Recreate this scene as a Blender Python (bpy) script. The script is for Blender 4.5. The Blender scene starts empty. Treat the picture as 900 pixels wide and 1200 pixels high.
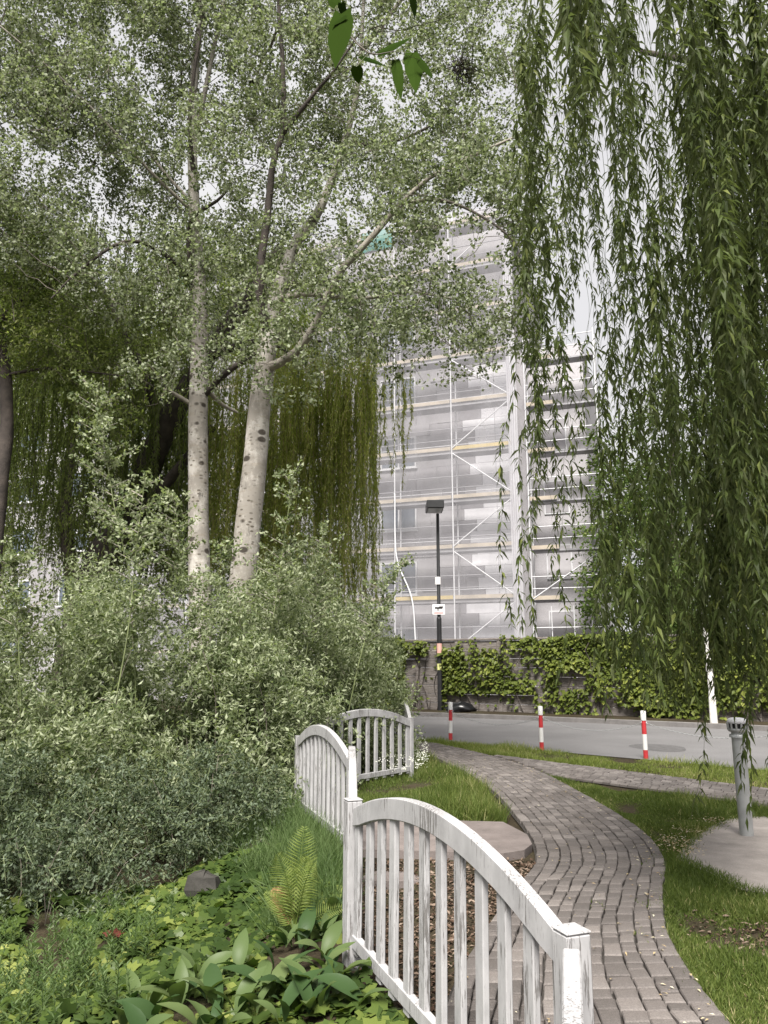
import bpy, math, random
import numpy as np
from mathutils import Vector

random.seed(7)
RS = np.random.default_rng(11)
SC = bpy.context.scene
COL = SC.collection

# ------------------------------------------------------------------ camera, world, sun, exposure
PITCH = math.radians(11.3)
CP, SP = math.cos(PITCH), math.sin(PITCH)
EYE = np.array([0.0, 0.0, 1.6])
cd = bpy.data.cameras.new('camera')
cam = bpy.data.objects.new('camera', cd)
COL.objects.link(cam)
cam.location = EYE
cam.rotation_euler = (math.radians(90) + PITCH, 0, 0)
cd.sensor_fit = 'VERTICAL'
cd.sensor_height = 36
cd.sensor_width = 27
cd.lens = 27.0
cd.clip_start = 0.05
cd.clip_end = 1500
SC.camera = cam

world = bpy.data.worlds.new('World')
SC.world = world
world.use_nodes = True
wn = world.node_tree
wn.nodes.clear()
SUN_EL, SUN_ROT = math.radians(54), math.radians(-12)
sky = wn.nodes.new('ShaderNodeTexSky')
sky.sky_type = 'NISHITA'
sky.sun_disc = False
sky.sun_elevation = SUN_EL
sky.sun_rotation = SUN_ROT
sky.dust_density = 4.0
hs = wn.nodes.new('ShaderNodeHueSaturation')
hs.inputs['Saturation'].default_value = 0.12
mixw = wn.nodes.new('ShaderNodeMix')
mixw.data_type = 'RGBA'
mixw.inputs['Factor'].default_value = 0.85
wtc = wn.nodes.new('ShaderNodeTexCoord')
wno = wn.nodes.new('ShaderNodeTexNoise')
wno.inputs['Scale'].default_value = 2.2
wno.inputs['Detail'].default_value = 5
wrm = wn.nodes.new('ShaderNodeValToRGB')
wrm.color_ramp.elements[0].position = .3
wrm.color_ramp.elements[0].color = (.80, .79, .83, 1)
wrm.color_ramp.elements[1].position = .7
wrm.color_ramp.elements[1].color = (1, .99, 1.0, 1)
wsc = wn.nodes.new('ShaderNodeVectorMath')
wsc.operation = 'SCALE'
wsc.inputs['Scale'].default_value = 7.6
wn.links.new(wtc.outputs['Generated'], wno.inputs['Vector'])
wn.links.new(wno.outputs['Fac'], wrm.inputs['Fac'])
wn.links.new(wrm.outputs['Color'], wsc.inputs[0])
wn.links.new(wsc.outputs[0], mixw.inputs['B'])
bg = wn.nodes.new('ShaderNodeBackground')
bg.inputs['Strength'].default_value = 0.050
wo = wn.nodes.new('ShaderNodeOutputWorld')
wn.links.new(sky.outputs[0], hs.inputs['Color'])
wn.links.new(hs.outputs[0], mixw.inputs['A'])
wn.links.new(mixw.outputs['Result'], bg.inputs['Color'])
wn.links.new(bg.outputs[0], wo.inputs['Surface'])

sl = bpy.data.lights.new('sun', 'SUN')
sl.energy = 3.9
sl.angle = math.radians(24)
sl.color = (1.0, 0.96, 0.9)
so = bpy.data.objects.new('sun', sl)
COL.objects.link(so)
sd = Vector((math.sin(SUN_ROT) * math.cos(SUN_EL), math.cos(SUN_ROT) * math.cos(SUN_EL) * -1, math.sin(SUN_EL)))
so.rotation_euler = sd.to_track_quat('Z', 'Y').to_euler()
sky.sun_rotation = math.atan2(sd.x, sd.y)

SC.view_settings.view_transform = 'Standard'
SC.view_settings.look = 'None'
SC.view_settings.gamma = 1
SC.view_settings.exposure = 1.4
SC.render.engine = 'CYCLES'
SC.cycles.max_bounces = 8
SC.cycles.diffuse_bounces = 4
SC.cycles.transmission_bounces = 5
SC.cycles.transparent_max_bounces = 10


# ------------------------------------------------------------------ pixel helpers (900 x 1200 photograph)
def ray(u, v):
    x = (u - 450) / 900.0
    y = (600 - v) / 900.0
    return np.array([x, CP - y * SP, SP + y * CP])


def G(u, v, z=0.0):
    d = ray(u, v)
    return EYE + d * ((z - 1.6) / d[2])


def PY(u, v, y):
    d = ray(u, v)
    return EYE + d * (y / d[1])


# ------------------------------------------------------------------ mesh helpers
def np_mesh(name, parts, mat=None, smooth=False, rnd=None):
    """parts: list of (V (n,3), F (m,k)); one mesh datablock."""
    Vs, loops, tot, off = [], [], [], 0
    for V, F in parts:
        V = np.asarray(V, dtype=np.float32).reshape(-1, 3)
        F = np.asarray(F, dtype=np.int32)
        if len(V) == 0:
            continue
        Vs.append(V)
        if F.size:
            loops.append((F + off).ravel())
            tot.append(np.full(len(F), F.shape[1], dtype=np.int32))
        off += len(V)
    V = np.concatenate(Vs)
    L = np.concatenate(loops)
    T = np.concatenate(tot)
    me = bpy.data.meshes.new(name)
    me.vertices.add(len(V))
    me.vertices.foreach_set('co', V.ravel())
    me.loops.add(len(L))
    me.loops.foreach_set('vertex_index', L)
    me.polygons.add(len(T))
    st = np.zeros(len(T), dtype=np.int32)
    st[1:] = np.cumsum(T)[:-1]
    me.polygons.foreach_set('loop_start', st)
    me.polygons.foreach_set('loop_total', T)
    me.polygons.foreach_set('use_smooth', np.full(len(T), bool(smooth)))
    if rnd is not None:
        a = me.attributes.new('rnd', 'FLOAT', 'POINT')
        a.data.foreach_set('value', np.asarray(rnd, dtype=np.float32))
    me.update(calc_edges=True)
    if mat:
        me.materials.append(mat)
    return me


def link(name, me, parent=None, kind=None):
    o = bpy.data.objects.new(name, me)
    COL.objects.link(o)
    if parent is not None:
        o.parent = parent
    if kind:
        o['kind'] = kind
    return o


def tag(o, label, cat, group=None):
    o['label'] = label
    o['category'] = cat
    if group:
        o['group'] = group
    return o


def thing(name, label, cat, loc=(0, 0, 0), group=None):
    o = bpy.data.objects.new(name, None)
    o.empty_display_size = 0.1
    COL.objects.link(o)
    o.location = loc
    return tag(o, label, cat, group)


def part(name, parts, mat, parent, smooth=False, rnd=None, kind=None):
    """world-space geometry hung on an unrotated parent"""
    off = np.zeros(3)
    p = parent
    while p is not None:
        off += np.array(p.location)
        p = p.parent
    me = np_mesh(name, [(np.asarray(V, dtype=float).reshape(-1, 3) - off, F) for V, F in parts], mat, smooth, rnd)
    return link(name, me, parent, kind)


BOXF = np.array([[0, 3, 2, 1], [4, 5, 6, 7], [0, 1, 5, 4], [1, 2, 6, 5], [2, 3, 7, 6], [3, 0, 4, 7]])


def box(x0, x1, y0, y1, z0, z1):
    V = np.array([[x0, y0, z0], [x1, y0, z0], [x1, y1, z0], [x0, y1, z0], [x0, y0, z1], [x1, y0, z1], [x1, y1, z1], [x0, y1, z1]], dtype=float)
    return V, BOXF


def bbox(x0, x1, y0, y1, z0, z1, b=0.004):
    """box with chamfered edges (24 verts)"""
    xs, ys, zs = (x0, x1), (y0, y1), (z0, z1)
    V = []
    idx = {}
    for i in (0, 1):
        for j in (0, 1):
            for k in (0, 1):
                sx, sy, sz = (1, -1)[i], (1, -1)[j], (1, -1)[k]
                for ax in range(3):
                    p = [xs[i] + sx * b, ys[j] + sy * b, zs[k] + sz * b]
                    p[ax] = (xs[i], ys[j], zs[k])[ax]
                    idx[(i, j, k, ax)] = len(V)
                    V.append(p)
    Q, T = [], []
    c4 = ((0, 0), (1, 0), (1, 1), (0, 1))
    for ax in range(3):
        for s in (0, 1):
            q = []
            for a, c in c4:
                t = [0, 0, 0]
                t[ax] = s
                t[(ax + 1) % 3] = a
                t[(ax + 2) % 3] = c
                q.append(idx[(*t, ax)])
            Q.append(q if s else q[::-1])
    for ax in range(3):
        a1, a2 = (ax + 1) % 3, (ax + 2) % 3
        for s1 in (0, 1):
            for s2 in (0, 1):
                t0 = [0, 0, 0]
                t0[a1], t0[a2] = s1, s2
                t1 = list(t0)
                t1[ax] = 1
                q = [idx[(*t0, a1)], idx[(*t1, a1)], idx[(*t1, a2)], idx[(*t0, a2)]]
                Q.append(q if (s1 == s2) else q[::-1])
    for i in (0, 1):
        for j in (0, 1):
            for k in (0, 1):
                T.append([idx[(i, j, k, 0)], idx[(i, j, k, 1)], idx[(i, j, k, 2)]])
    V = np.array(V)
    # one mesh with quads and tris: return as two pieces sharing no verts is wasteful, so keep both on V
    return [(V, np.array(Q)), (V, np.array(T))]


def smooth_path(P, n):
    P = np.asarray(P, dtype=float)
    if len(P) < 3:
        t = np.linspace(0, 1, n)[:, None]
        return P[0] * (1 - t) + P[-1] * t
    E = np.vstack([2 * P[0] - P[1], P, 2 * P[-1] - P[-2]])
    out = []
    m = len(P) - 1
    for t in np.linspace(0, m - 1e-6, n):
        i = int(t)
        f = t - i
        a, b, c, d = E[i], E[i + 1], E[i + 2], E[i + 3]
        out.append(0.5 * ((2 * b) + (-a + c) * f + (2 * a - 5 * b + 4 * c - d) * f * f + (-a + 3 * b - 3 * c + d) * f ** 3))
    return np.array(out)


def tube(P, R, sides=8, cap=True, bump=0.0):
    P = np.asarray(P, dtype=float)
    n = len(P)
    R = np.broadcast_to(np.asarray(R, dtype=float), (n,))
    T = np.gradient(P, axis=0)
    T /= np.linalg.norm(T, axis=1)[:, None] + 1e-9
    ref = np.array([0, 0, 1.0]) if abs(T[0][2]) < 0.9 else np.array([1.0, 0, 0])
    A = np.zeros((n, 3))
    a = ref - T[0] * ref.dot(T[0])
    a /= np.linalg.norm(a)
    for i in range(n):
        a = a - T[i] * a.dot(T[i])
        a /= np.linalg.norm(a)
        A[i] = a
    B = np.cross(T, A)
    th = np.linspace(0, 2 * np.pi, sides, endpoint=False)
    rr = R[:, None] * np.ones((n, sides))
    if bump:
        rr = rr * (1 + bump * RS.normal(size=(n, sides)))
    V = P[:, None, :] + rr[..., None] * (np.cos(th)[None, :, None] * A[:, None, :] + np.sin(th)[None, :, None] * B[:, None, :])
    V = V.reshape(-1, 3)
    i = np.arange(n - 1)[:, None] * sides
    j = np.arange(sides)[None, :]
    k = (j + 1) % sides
    F = np.stack([i + j, i + k, i + sides + k, i + sides + j], -1).reshape(-1, 4)
    out = [(V, F)]
    if cap:
        out.append((V[:sides], np.arange(sides)[::-1][None, :]))
        out.append((V[-sides:], np.arange(sides)[None, :]))
    return out


def prisms(A, B, ra, rb, sides=4):
    """many tapered sticks at once"""
    A = np.asarray(A, float)
    B = np.asarray(B, float)
    n = len(A)
    T = B - A
    T /= np.linalg.norm(T, axis=1)[:, None] + 1e-9
    ref = np.where(np.abs(T[:, 2:3]) < 0.9, np.array([[0, 0, 1.0]]), np.array([[1.0, 0, 0]]))
    X = np.cross(T, ref)
    X /= np.linalg.norm(X, axis=1)[:, None] + 1e-9
    Y = np.cross(T, X)
    th = np.linspace(0, 2 * np.pi, sides, endpoint=False)
    c = np.cos(th)[None, :, None]
    s = np.sin(th)[None, :, None]
    off = c * X[:, None, :] + s * Y[:, None, :]
    ra = np.broadcast_to(np.asarray(ra, float), (n,))
    rb = np.broadcast_to(np.asarray(rb, float), (n,))
    V = np.concatenate([A[:, None, :] + off * ra[:, None, None], B[:, None, :] + off * rb[:, None, None]], 1).reshape(-1, 3)
    base = np.arange(n)[:, None] * (2 * sides)
    j = np.arange(sides)[None, :]
    k = (j + 1) % sides
    F = np.stack([base + j, base + k, base + sides + k, base + sides + j], -1).reshape(-1, 4)
    return V, F


def unit(a):
    return a / (np.linalg.norm(a, axis=-1, keepdims=True) + 1e-9)


# leaf templates: x along the leaf, y across, z along its normal
def tmpl_quad(droop=0.0):
    return np.array([[0, 0, 0], [.42, -.5, .06], [1, 0, -droop], [.42, .5, .06]]), np.array([[0, 1, 2, 3]])


def tmpl_five(droop=0.12, fold=0.14):
    return (np.array([[0, 0, 0], [.36, .5, fold * .5], [.5, 0, 0.02], [.36, -.5, fold * .5], [1, 0, -droop]]),
            np.array([[0, 3, 2], [0, 2, 1], [1, 2, 4], [2, 3, 4]]))


def tmpl_strip(ws, droop=0.3, fold=0.2):
    n = len(ws)
    V, F = [], []
    for i, w in enumerate(ws):
        t = i / (n - 1)
        z = 0.35 * t - droop * t * t - 0.0
        V += [[t, w / 2, z + fold * w], [t, 0, z], [t, -w / 2, z + fold * w]]
    for i in range(n - 1):
        a = i * 3
        F += [[a, a + 1, a + 4, a + 3], [a + 1, a + 2, a + 5, a + 4]]
    return np.array(V), np.array(F)[:, ::-1]


def tmpl_lobed(pts, cup=0.08):
    V = [[0.12, 0, 0]] + [[x, y, -cup * (abs(y) + max(0, x - .5))] for x, y in pts]
    n = len(pts)
    return np.array(V), np.array([[0, 1 + i, 1 + (i + 1) % n] for i in range(n)])


IVY = tmpl_lobed([(0, 0), (-.12, -.3), (.18, -.55), (.35, -.3), (.62, -.42), (.68, -.16), (1.0, 0), (.68, .16), (.62, .42), (.35, .3), (.18, .55), (-.12, .3)])
HEART = tmpl_lobed([(0, 0), (-.12, -.3), (.12, -.5), (.45, -.46), (.75, -.24), (1.0, 0), (.75, .24), (.45, .46), (.12, .5), (-.12, .3)])
QUAD = tmpl_quad(0.1)
FIVE = tmpl_five()


def scatter(tm, P, D, N, L, W, Z=None):
    TV, TF = tm
    P = np.asarray(P, float)
    n = len(P)
    D = unit(np.asarray(D, float))
    S = unit(np.cross(N, D))
    N = np.cross(D, S)
    L = np.broadcast_to(np.asarray(L, float), (n,))[:, None, None]
    W = np.broadcast_to(np.asarray(W, float), (n,))[:, None, None]
    Z = L if Z is None else Z
    V = P[:, None, :] + D[:, None, :] * (TV[None, :, 0:1] * L) + S[:, None, :] * (TV[None, :, 1:2] * W) + N[:, None, :] * (TV[None, :, 2:3] * Z)
    F = (TF[None] + (np.arange(n) * len(TV))[:, None, None]).reshape(-1, TF.shape[1])
    return V.reshape(-1, 3), F


def rep(a, tm):
    return np.repeat(a, len(tm[0]))


_NK = RS.normal(size=(10, 3))
_NP = RS.uniform(0, 6.28, 10)


def noise3(P, scale=1.0):
    P = np.asarray(P, float) * scale
    return np.sin(P @ _NK.T * 1.3 + _NP).sum(-1) / math.sqrt(10 / 2.0)   # about unit variance


def colonize(nodes, parents, attr, step, kill, tropism=(0, 0, 0), iters=80, jit=0.12, maxnew=9000):
    nodes = [np.asarray(p, float) for p in nodes]
    parents = list(parents)
    A = np.asarray(attr, float)
    alive = np.ones(len(A), bool)
    N0 = np.array(nodes)
    D = np.linalg.norm(A[:, None, :] - N0[None], axis=2)
    nd = D.argmin(1)
    dist = D.min(1)
    tro = np.asarray(tropism, float)
    for it in range(iters):
        alive &= dist > kill
        if not alive.any() or len(nodes) > maxnew:
            break
        ids = nd[alive]
        vec = unit(A[alive] - np.array(nodes)[ids])
        uq, inv = np.unique(ids, return_inverse=True)
        acc = np.zeros((len(uq), 3))
        np.add.at(acc, inv, vec)
        acc = unit(unit(acc) + tro + RS.normal(size=acc.shape) * jit)
        new = np.array(nodes)[uq] + acc * step
        base = len(nodes)
        nodes += list(new)
        parents += list(uq)
        ai = np.where(alive)[0]
        for c in range(0, len(new), 1500):
            nn = new[c:c + 1500]
            DD = np.linalg.norm(A[ai][:, None, :] - nn[None], axis=2)
            k = DD.argmin(1)
            dm = DD[np.arange(len(ai)), k]
            b = dm < dist[ai]
            dist[ai[b]] = dm[b]
            nd[ai[b]] = base + c + k[b]
    return np.array(nodes), np.array(parents), nd


def branch_radii(parents, n0, tip=0.004, expo=2.35, rmax=0.09):
    n = len(parents)
    acc = np.zeros(n)
    for i in range(n - 1, -1, -1):
        if acc[i] == 0:
            acc[i] = tip ** expo
        p = parents[i]
        if p >= 0:
            acc[p] += acc[i]
    return np.minimum(acc ** (1 / expo), rmax)


# ------------------------------------------------------------------ materials
def new_mat(name):
    m = bpy.data.materials.new(name)
    m.use_nodes = True
    nt = m.node_tree
    b = nt.nodes['Principled BSDF']
    return m, nt, b


def nnoise(nt, scale, detail=4, vec=None, rough=0.6):
    n = nt.nodes.new('ShaderNodeTexNoise')
    n.inputs['Scale'].default_value = scale
    n.inputs['Detail'].default_value = detail
    n.inputs['Roughness'].default_value = rough
    if vec is not None:
        nt.links.new(vec, n.inputs['Vector'])
    return n.outputs['Fac']


def nramp(nt, fac, stops):
    r = nt.nodes.new('ShaderNodeValToRGB')
    el = r.color_ramp.elements
    while len(el) < len(stops):
        el.new(0.5)
    for e, (p, c) in zip(el, stops):
        e.position = p
        e.color = (*c, 1) if len(c) == 3 else c
    nt.links.new(fac, r.inputs['Fac'])
    return r.outputs['Color']


def nmix(nt, fac, a, b, mode='MIX'):
    m = nt.nodes.new('ShaderNodeMix')
    m.data_type = 'RGBA'
    m.blend_type = mode
    for s, v in (('Factor', fac), ('A', a), ('B', b)):
        if isinstance(v, (int, float)):
            m.inputs[s].default_value = v
        elif isinstance(v, tuple):
            m.inputs[s].default_value = (*v, 1)
        else:
            nt.links.new(v, m.inputs[s])
    return m.outputs['Result']


def nbump(nt, b, h, strength=0.3, dist=0.01):
    n = nt.nodes.new('ShaderNodeBump')
    n.inputs['Strength'].default_value = strength
    n.inputs['Distance'].default_value = dist
    nt.links.new(h, n.inputs['Height'])
    nt.links.new(n.outputs[0], b.inputs['Normal'])


def coords(nt, scale=(1, 1, 1), kind='Object', rand=False):
    t = nt.nodes.new('ShaderNodeTexCoord')
    v = t.outputs[kind]
    if rand:
        oi = nt.nodes.new('ShaderNodeObjectInfo')
        ad = nt.nodes.new('ShaderNodeVectorMath')
        ad.operation = 'MULTIPLY_ADD'
        cx = nt.nodes.new('ShaderNodeCombineXYZ')
        for s in 'XYZ':
            nt.links.new(oi.outputs['Random'], cx.inputs[s])
        nt.links.new(cx.outputs[0], ad.inputs[0])
        ad.inputs[1].default_value = (53, 37, 71)
        nt.links.new(v, ad.inputs[2])
        v = ad.outputs[0]
    m = nt.nodes.new('ShaderNodeMapping')
    m.inputs['Scale'].default_value = scale
    nt.links.new(v, m.inputs['Vector'])
    return m.outputs[0]


def attr(nt, name='rnd'):
    a = nt.nodes.new('ShaderNodeAttribute')
    a.attribute_name = name
    return a.outputs['Fac']


def leaf_mat(name, stops, under=None, trans=0.35, rough=0.5, spec=0.14, tcol=(1.3, 1.5, 0.7)):
    m, nt, b = new_mat(name)
    col = nramp(nt, attr(nt), stops)
    if under:
        g = nt.nodes.new('ShaderNodeNewGeometry')
        col = nmix(nt, g.outputs['Backfacing'], col, under)
    nt.links.new(col, b.inputs['Base Color'])
    b.inputs['Roughness'].default_value = rough
    b.inputs['Specular IOR Level'].default_value = spec
    tr = nt.nodes.new('ShaderNodeBsdfTranslucent')
    nt.links.new(nmix(nt, 1.0, col, tcol, 'MULTIPLY'), tr.inputs['Color'])
    mx = nt.nodes.new('ShaderNodeMixShader')
    mx.inputs[0].default_value = trans
    nt.links.new(b.outputs[0], mx.inputs[1])
    nt.links.new(tr.outputs[0], mx.inputs[2])
    nt.links.new(mx.outputs[0], nt.nodes['Material Output'].inputs['Surface'])
    return m


def plain(name, col, rough=0.6, metal=0.0, var=0.15, scale=8.0, bump=0.0):
    m, nt, b = new_mat(name)
    v = coords(nt)
    n = nnoise(nt, scale, 5, v)
    lo = tuple(c * (1 - var) for c in col)
    hi = tuple(min(1, c * (1 + var)) for c in col)
    nt.links.new(nramp(nt, n, [(0.3, lo), (0.7, hi)]), b.inputs['Base Color'])
    b.inputs['Roughness'].default_value = rough
    b.inputs['Metallic'].default_value = metal
    if bump:
        nbump(nt, b, nnoise(nt, scale * 6, 4, v), bump, 0.01)
    return m


M = {}
M['poplar_leaf'] = leaf_mat('poplar_leaf', [(0, (.068, .090, .040)), (.5, (.122, .148, .070)), (1, (.215, .235, .130))], under=(.31, .34, .235), trans=.33, tcol=(1.2, 1.35, .8))
M['shrub_leaf'] = leaf_mat('shrub_leaf', [(0, (.055, .078, .032)), (.5, (.130, .160, .078)), (1, (.31, .34, .21))], under=(.33, .36, .24), trans=.3)
M['dark_shrub_leaf'] = leaf_mat('dark_shrub_leaf', [(0, (.030, .046, .020)), (.6, (.082, .108, .054)), (1, (.22, .25, .16))], under=(.12, .15, .10), trans=.2)
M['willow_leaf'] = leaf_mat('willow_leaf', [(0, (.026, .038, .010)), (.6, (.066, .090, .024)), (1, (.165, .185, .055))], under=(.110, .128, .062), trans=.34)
M['far_willow_leaf'] = leaf_mat('far_willow_leaf', [(0, (.145, .178, .048)), (.5, (.270, .295, .085)), (1, (.42, .41, .15))], trans=.52)
M['dull_willow_leaf'] = leaf_mat('dull_willow_leaf', [(0, (.090, .118, .042)), (.5, (.180, .212, .080)), (1, (.29, .31, .125))], trans=.52)
M['ivy_leaf'] = leaf_mat('ivy_leaf', [(0, (.030, .052, .014)), (.45, (.078, .115, .027)), (.8, (.175, .210, .054)), (1, (.29, .31, .10))], trans=.3, rough=.35)
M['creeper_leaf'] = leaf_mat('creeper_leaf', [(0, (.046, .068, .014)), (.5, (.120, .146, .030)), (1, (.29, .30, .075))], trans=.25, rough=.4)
M['lily_leaf'] = leaf_mat('lily_leaf', [(0, (.032, .062, .022)), (.6, (.058, .098, .034)), (1, (.110, .145, .055))], trans=.25, rough=.42)
M['herb_leaf'] = leaf_mat('herb_leaf', [(0, (.060, .100, .032)), (1, (.135, .185, .075))], trans=.35)
M['grass_blade'] = leaf_mat('grass_blade', [(0, (.060, .088, .020)), (.6, (.110, .145, .036)), (.9, (.195, .215, .070)), (1, (.36, .32, .17))], trans=.35)
M['verge_blade'] = leaf_mat('verge_blade', [(0, (.095, .130, .030)), (.6, (.175, .215, .052)), (.9, (.260, .285, .090)), (1, (.42, .38, .20))], trans=.35)
M['fern_leaf'] = leaf_mat('fern_leaf', [(0, (.120, .170, .035)), (1, (.210, .250, .075))], trans=.4)
M['dead_leaf'] = leaf_mat('dead_leaf', [(0, (.14, .065, .028)), (.5, (.24, .13, .060)), (1, (.32, .22, .10))], trans=.15)
M['red_leaf'] = leaf_mat('red_leaf', [(0, (.055, .015, .012)), (1, (.11, .030, .022))], trans=.25)
M['litter'] = leaf_mat('litter', [(0, (.26, .18, .10)), (.5, (.42, .34, .20)), (1, (.58, .54, .42))], trans=.05)
M['chips'] = leaf_mat('chips', [(0, (.050, .030, .020)), (.5, (.105, .070, .050)), (1, (.24, .185, .145))], trans=0.0, rough=.9, spec=.1)
M['linden_leaf'] = leaf_mat('linden_leaf', [(0, (.014, .028, .006)), (1, (.028, .050, .009))], trans=.07, rough=.9, spec=.0)  # backlit darkness put into the leaf colour
M['tree_leaf'] = leaf_mat('tree_leaf', [(0, (.055, .090, .024)), (.6, (.105, .150, .042)), (1, (.180, .210, .075))], trans=.35)
M['flower'] = leaf_mat('flower', [(0, (.70, .70, .62)), (1, (.85, .85, .80))], trans=.2)


def bark_pale():
    m, nt, b = new_mat('pale_bark')
    v = coords(nt)
    base = nramp(nt, nnoise(nt, 2.2, 5, v), [(.3, (.34, .32, .295)), (.7, (.46, .44, .41))])
    lv = coords(nt, (5, 5, 26))
    lines = nramp(nt, nnoise(nt, 1.0, 3, lv), [(.56, (0, 0, 0)), (.64, (1, 1, 1))])
    base = nmix(nt, lines, base, (.36, .33, .29))
    vo = nt.nodes.new('ShaderNodeTexVoronoi')
    vo.inputs['Scale'].default_value = 2.9
    nt.links.new(coords(nt, (1, 1, 1.5)), vo.inputs['Vector'])
    marks = nramp(nt, vo.outputs['Distance'], [(.17, (1, 1, 1)), (.24, (0, 0, 0))])
    base = nmix(nt, marks, base, (.075, .065, .055))
    vo2 = nt.nodes.new('ShaderNodeTexVoronoi')
    vo2.inputs['Scale'].default_value = 9
    nt.links.new(coords(nt, (1, 1, 1.8)), vo2.inputs['Vector'])
    gate = nramp(nt, nnoise(nt, 1.1, 3, v), [(.40, (0, 0, 0)), (.54, (1, 1, 1))])
    sp = nmix(nt, 1.0, nramp(nt, vo2.outputs['Distance'], [(.2, (1, 1, 1)), (.3, (0, 0, 0))]), gate, 'MULTIPLY')
    base = nmix(nt, sp, base, (.14, .125, .105))
    blotch = nramp(nt, nnoise(nt, 3.2, 7, coords(nt, (1, 1, .7)), .7), [(.46, (.62, .60, .57)), (.60, (1.08, 1.07, 1.05))])
    base = nmix(nt, 1.0, base, blotch, 'MULTIPLY')
    crack = nramp(nt, nnoise(nt, 7, 6, coords(nt, (1, 1, .35)), .7), [(.60, (0, 0, 0)), (.66, (1, 1, 1))])
    gate2 = nramp(nt, nnoise(nt, .8, 2, v), [(.45, (0, 0, 0)), (.62, (1, 1, 1))])
    base = nmix(nt, nmix(nt, 1.0, crack, gate2, 'MULTIPLY'), base, (.11, .10, .088))
    nt.links.new(base, b.inputs['Base Color'])
    b.inputs['Roughness'].default_value = .75
    b.inputs['Specular IOR Level'].default_value = .2
    nbump(nt, b, nnoise(nt, 9, 6, lv), .35, .02)
    return m


M['pale_bark'] = bark_pale()
M['twig_bark'] = plain('twig_bark', (.115, .098, .080), .85, var=.4, scale=5)
M['dark_bark'] = plain('dark_bark', (.048, .038, .032), .9, var=.5, scale=6, bump=.8)  # dark trunks; on poplar limbs it carries backlit shade as colour
M['grey_bark'] = plain('grey_bark', (.26, .235, .20), .85, var=.35, scale=6, bump=.4)
M['green_stem'] = plain('green_stem', (.16, .19, .08), .6, var=.3, scale=6)
M['straw_stem'] = plain('straw_stem', (.26, .22, .10), .6, var=.4, scale=3)


def paint_mat():
    m, nt, b = new_mat('peeling_paint')
    v = coords(nt, (60, 60, 4.5), rand=True)
    v2 = coords(nt, (3, 3, 1.6), rand=True)
    streak = nnoise(nt, 1.6, 7, v, .7)
    broad = nnoise(nt, 1.0, 3, v2)
    ad = nt.nodes.new('ShaderNodeMath')
    ad.operation = 'MULTIPLY_ADD'
    nt.links.new(broad, ad.inputs[0])
    ad.inputs[1].default_value = .55
    nt.links.new(streak, ad.inputs[2])
    worn = nramp(nt, ad.outputs[0], [(.84, (0, 0, 0)), (.90, (1, 1, 1))])
    white = nramp(nt, nnoise(nt, 4, 5, v2), [(.3, (.30, .295, .299)), (.7, (.42, .414, .42))])
    wood = nramp(nt, nnoise(nt, 2.5, 6, v), [(.3, (.11, .104, .10)), (.7, (.20, .19, .186))])
    nt.links.new(nmix(nt, worn, white, wood), b.inputs['Base Color'])
    b.inputs['Roughness'].default_value = .65
    b.inputs['Specular IOR Level'].default_value = .25
    inv = nt.nodes.new('ShaderNodeInvert')
    nt.links.new(worn, inv.inputs['Color'])
    nbump(nt, b, inv.outputs[0], .5, .0015)
    return m


M['paint'] = paint_mat()


def paver_mat():
    m, nt, b = new_mat('paver')
    v = coords(nt)
    tone = nramp(nt, attr(nt), [(0, (.090, .080, .075)), (.5, (.120, .107, .101)), (.85, (.148, .132, .124)), (1, (.186, .167, .157))])
    sp = nramp(nt, nnoise(nt, 160, 3, v), [(.35, (.72, .72, .72)), (.65, (1.2, 1.2, 1.2))])
    col = nmix(nt, 1.0, tone, sp, 'MULTIPLY')
    big = nramp(nt, nnoise(nt, 1.3, 4, v), [(.35, (.82, .80, .78)), (.65, (1.12, 1.12, 1.12))])
    nt.links.new(nmix(nt, 1.0, col, big, 'MULTIPLY'), b.inputs['Base Color'])
    b.inputs['Roughness'].default_value = .8
    b.inputs['Specular IOR Level'].default_value = .3
    nbump(nt, b, nnoise(nt, 220, 4, v), .35, .004)
    return m


M['paver'] = paver_mat()
M['joint'] = plain('joint_sand', (.032, .027, .023), .95, var=.4, scale=20, bump=.4)


def asphalt_mat():
    m, nt, b = new_mat('asphalt')
    v = coords(nt)
    fine = nramp(nt, nnoise(nt, 90, 3, v), [(.3, (.100, .097, .098)), (.7, (.165, .160, .161))])
    big = nramp(nt, nnoise(nt, .5, 5, v), [(.35, (.86, .86, .86)), (.65, (1.1, 1.1, 1.1))])
    nt.links.new(nmix(nt, 1.0, fine, big, 'MULTIPLY'), b.inputs['Base Color'])
    b.inputs['Roughness'].default_value = .85
    nbump(nt, b, nnoise(nt, 140, 3, v), .4, .006)
    return m


M['asphalt'] = asphalt_mat()


def concrete_mat(name, col, var=.25, scale=3.0):
    m, nt, b = new_mat(name)
    v = coords(nt)
    a = nramp(nt, nnoise(nt, scale, 7, v, .65), [(.3, tuple(c * (1 - var) for c in col)), (.7, tuple(c * (1 + var) for c in col))])
    f = nramp(nt, nnoise(nt, scale * 40, 3, v), [(.3, (.85, .85, .85)), (.7, (1.12, 1.12, 1.12))])
    nt.links.new(nmix(nt, 1.0, a, f, 'MULTIPLY'), b.inputs['Base Color'])
    b.inputs['Roughness'].default_value = .9
    b.inputs['Specular IOR Level'].default_value = .2
    nbump(nt, b, nnoise(nt, scale * 25, 5, v), .4, .006)
    return m


M['pad'] = concrete_mat('pale_concrete', (.27, .243, .225), .30, 2.5)
M['slab'] = concrete_mat('pink_slab', (.16, .136, .128), .25, 3)
M['kerb'] = concrete_mat('kerb_concrete', (.15, .141, .137), .25, 2)
M['stone'] = concrete_mat('dark_stone', (.050, .047, .042), .4, 5)


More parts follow.
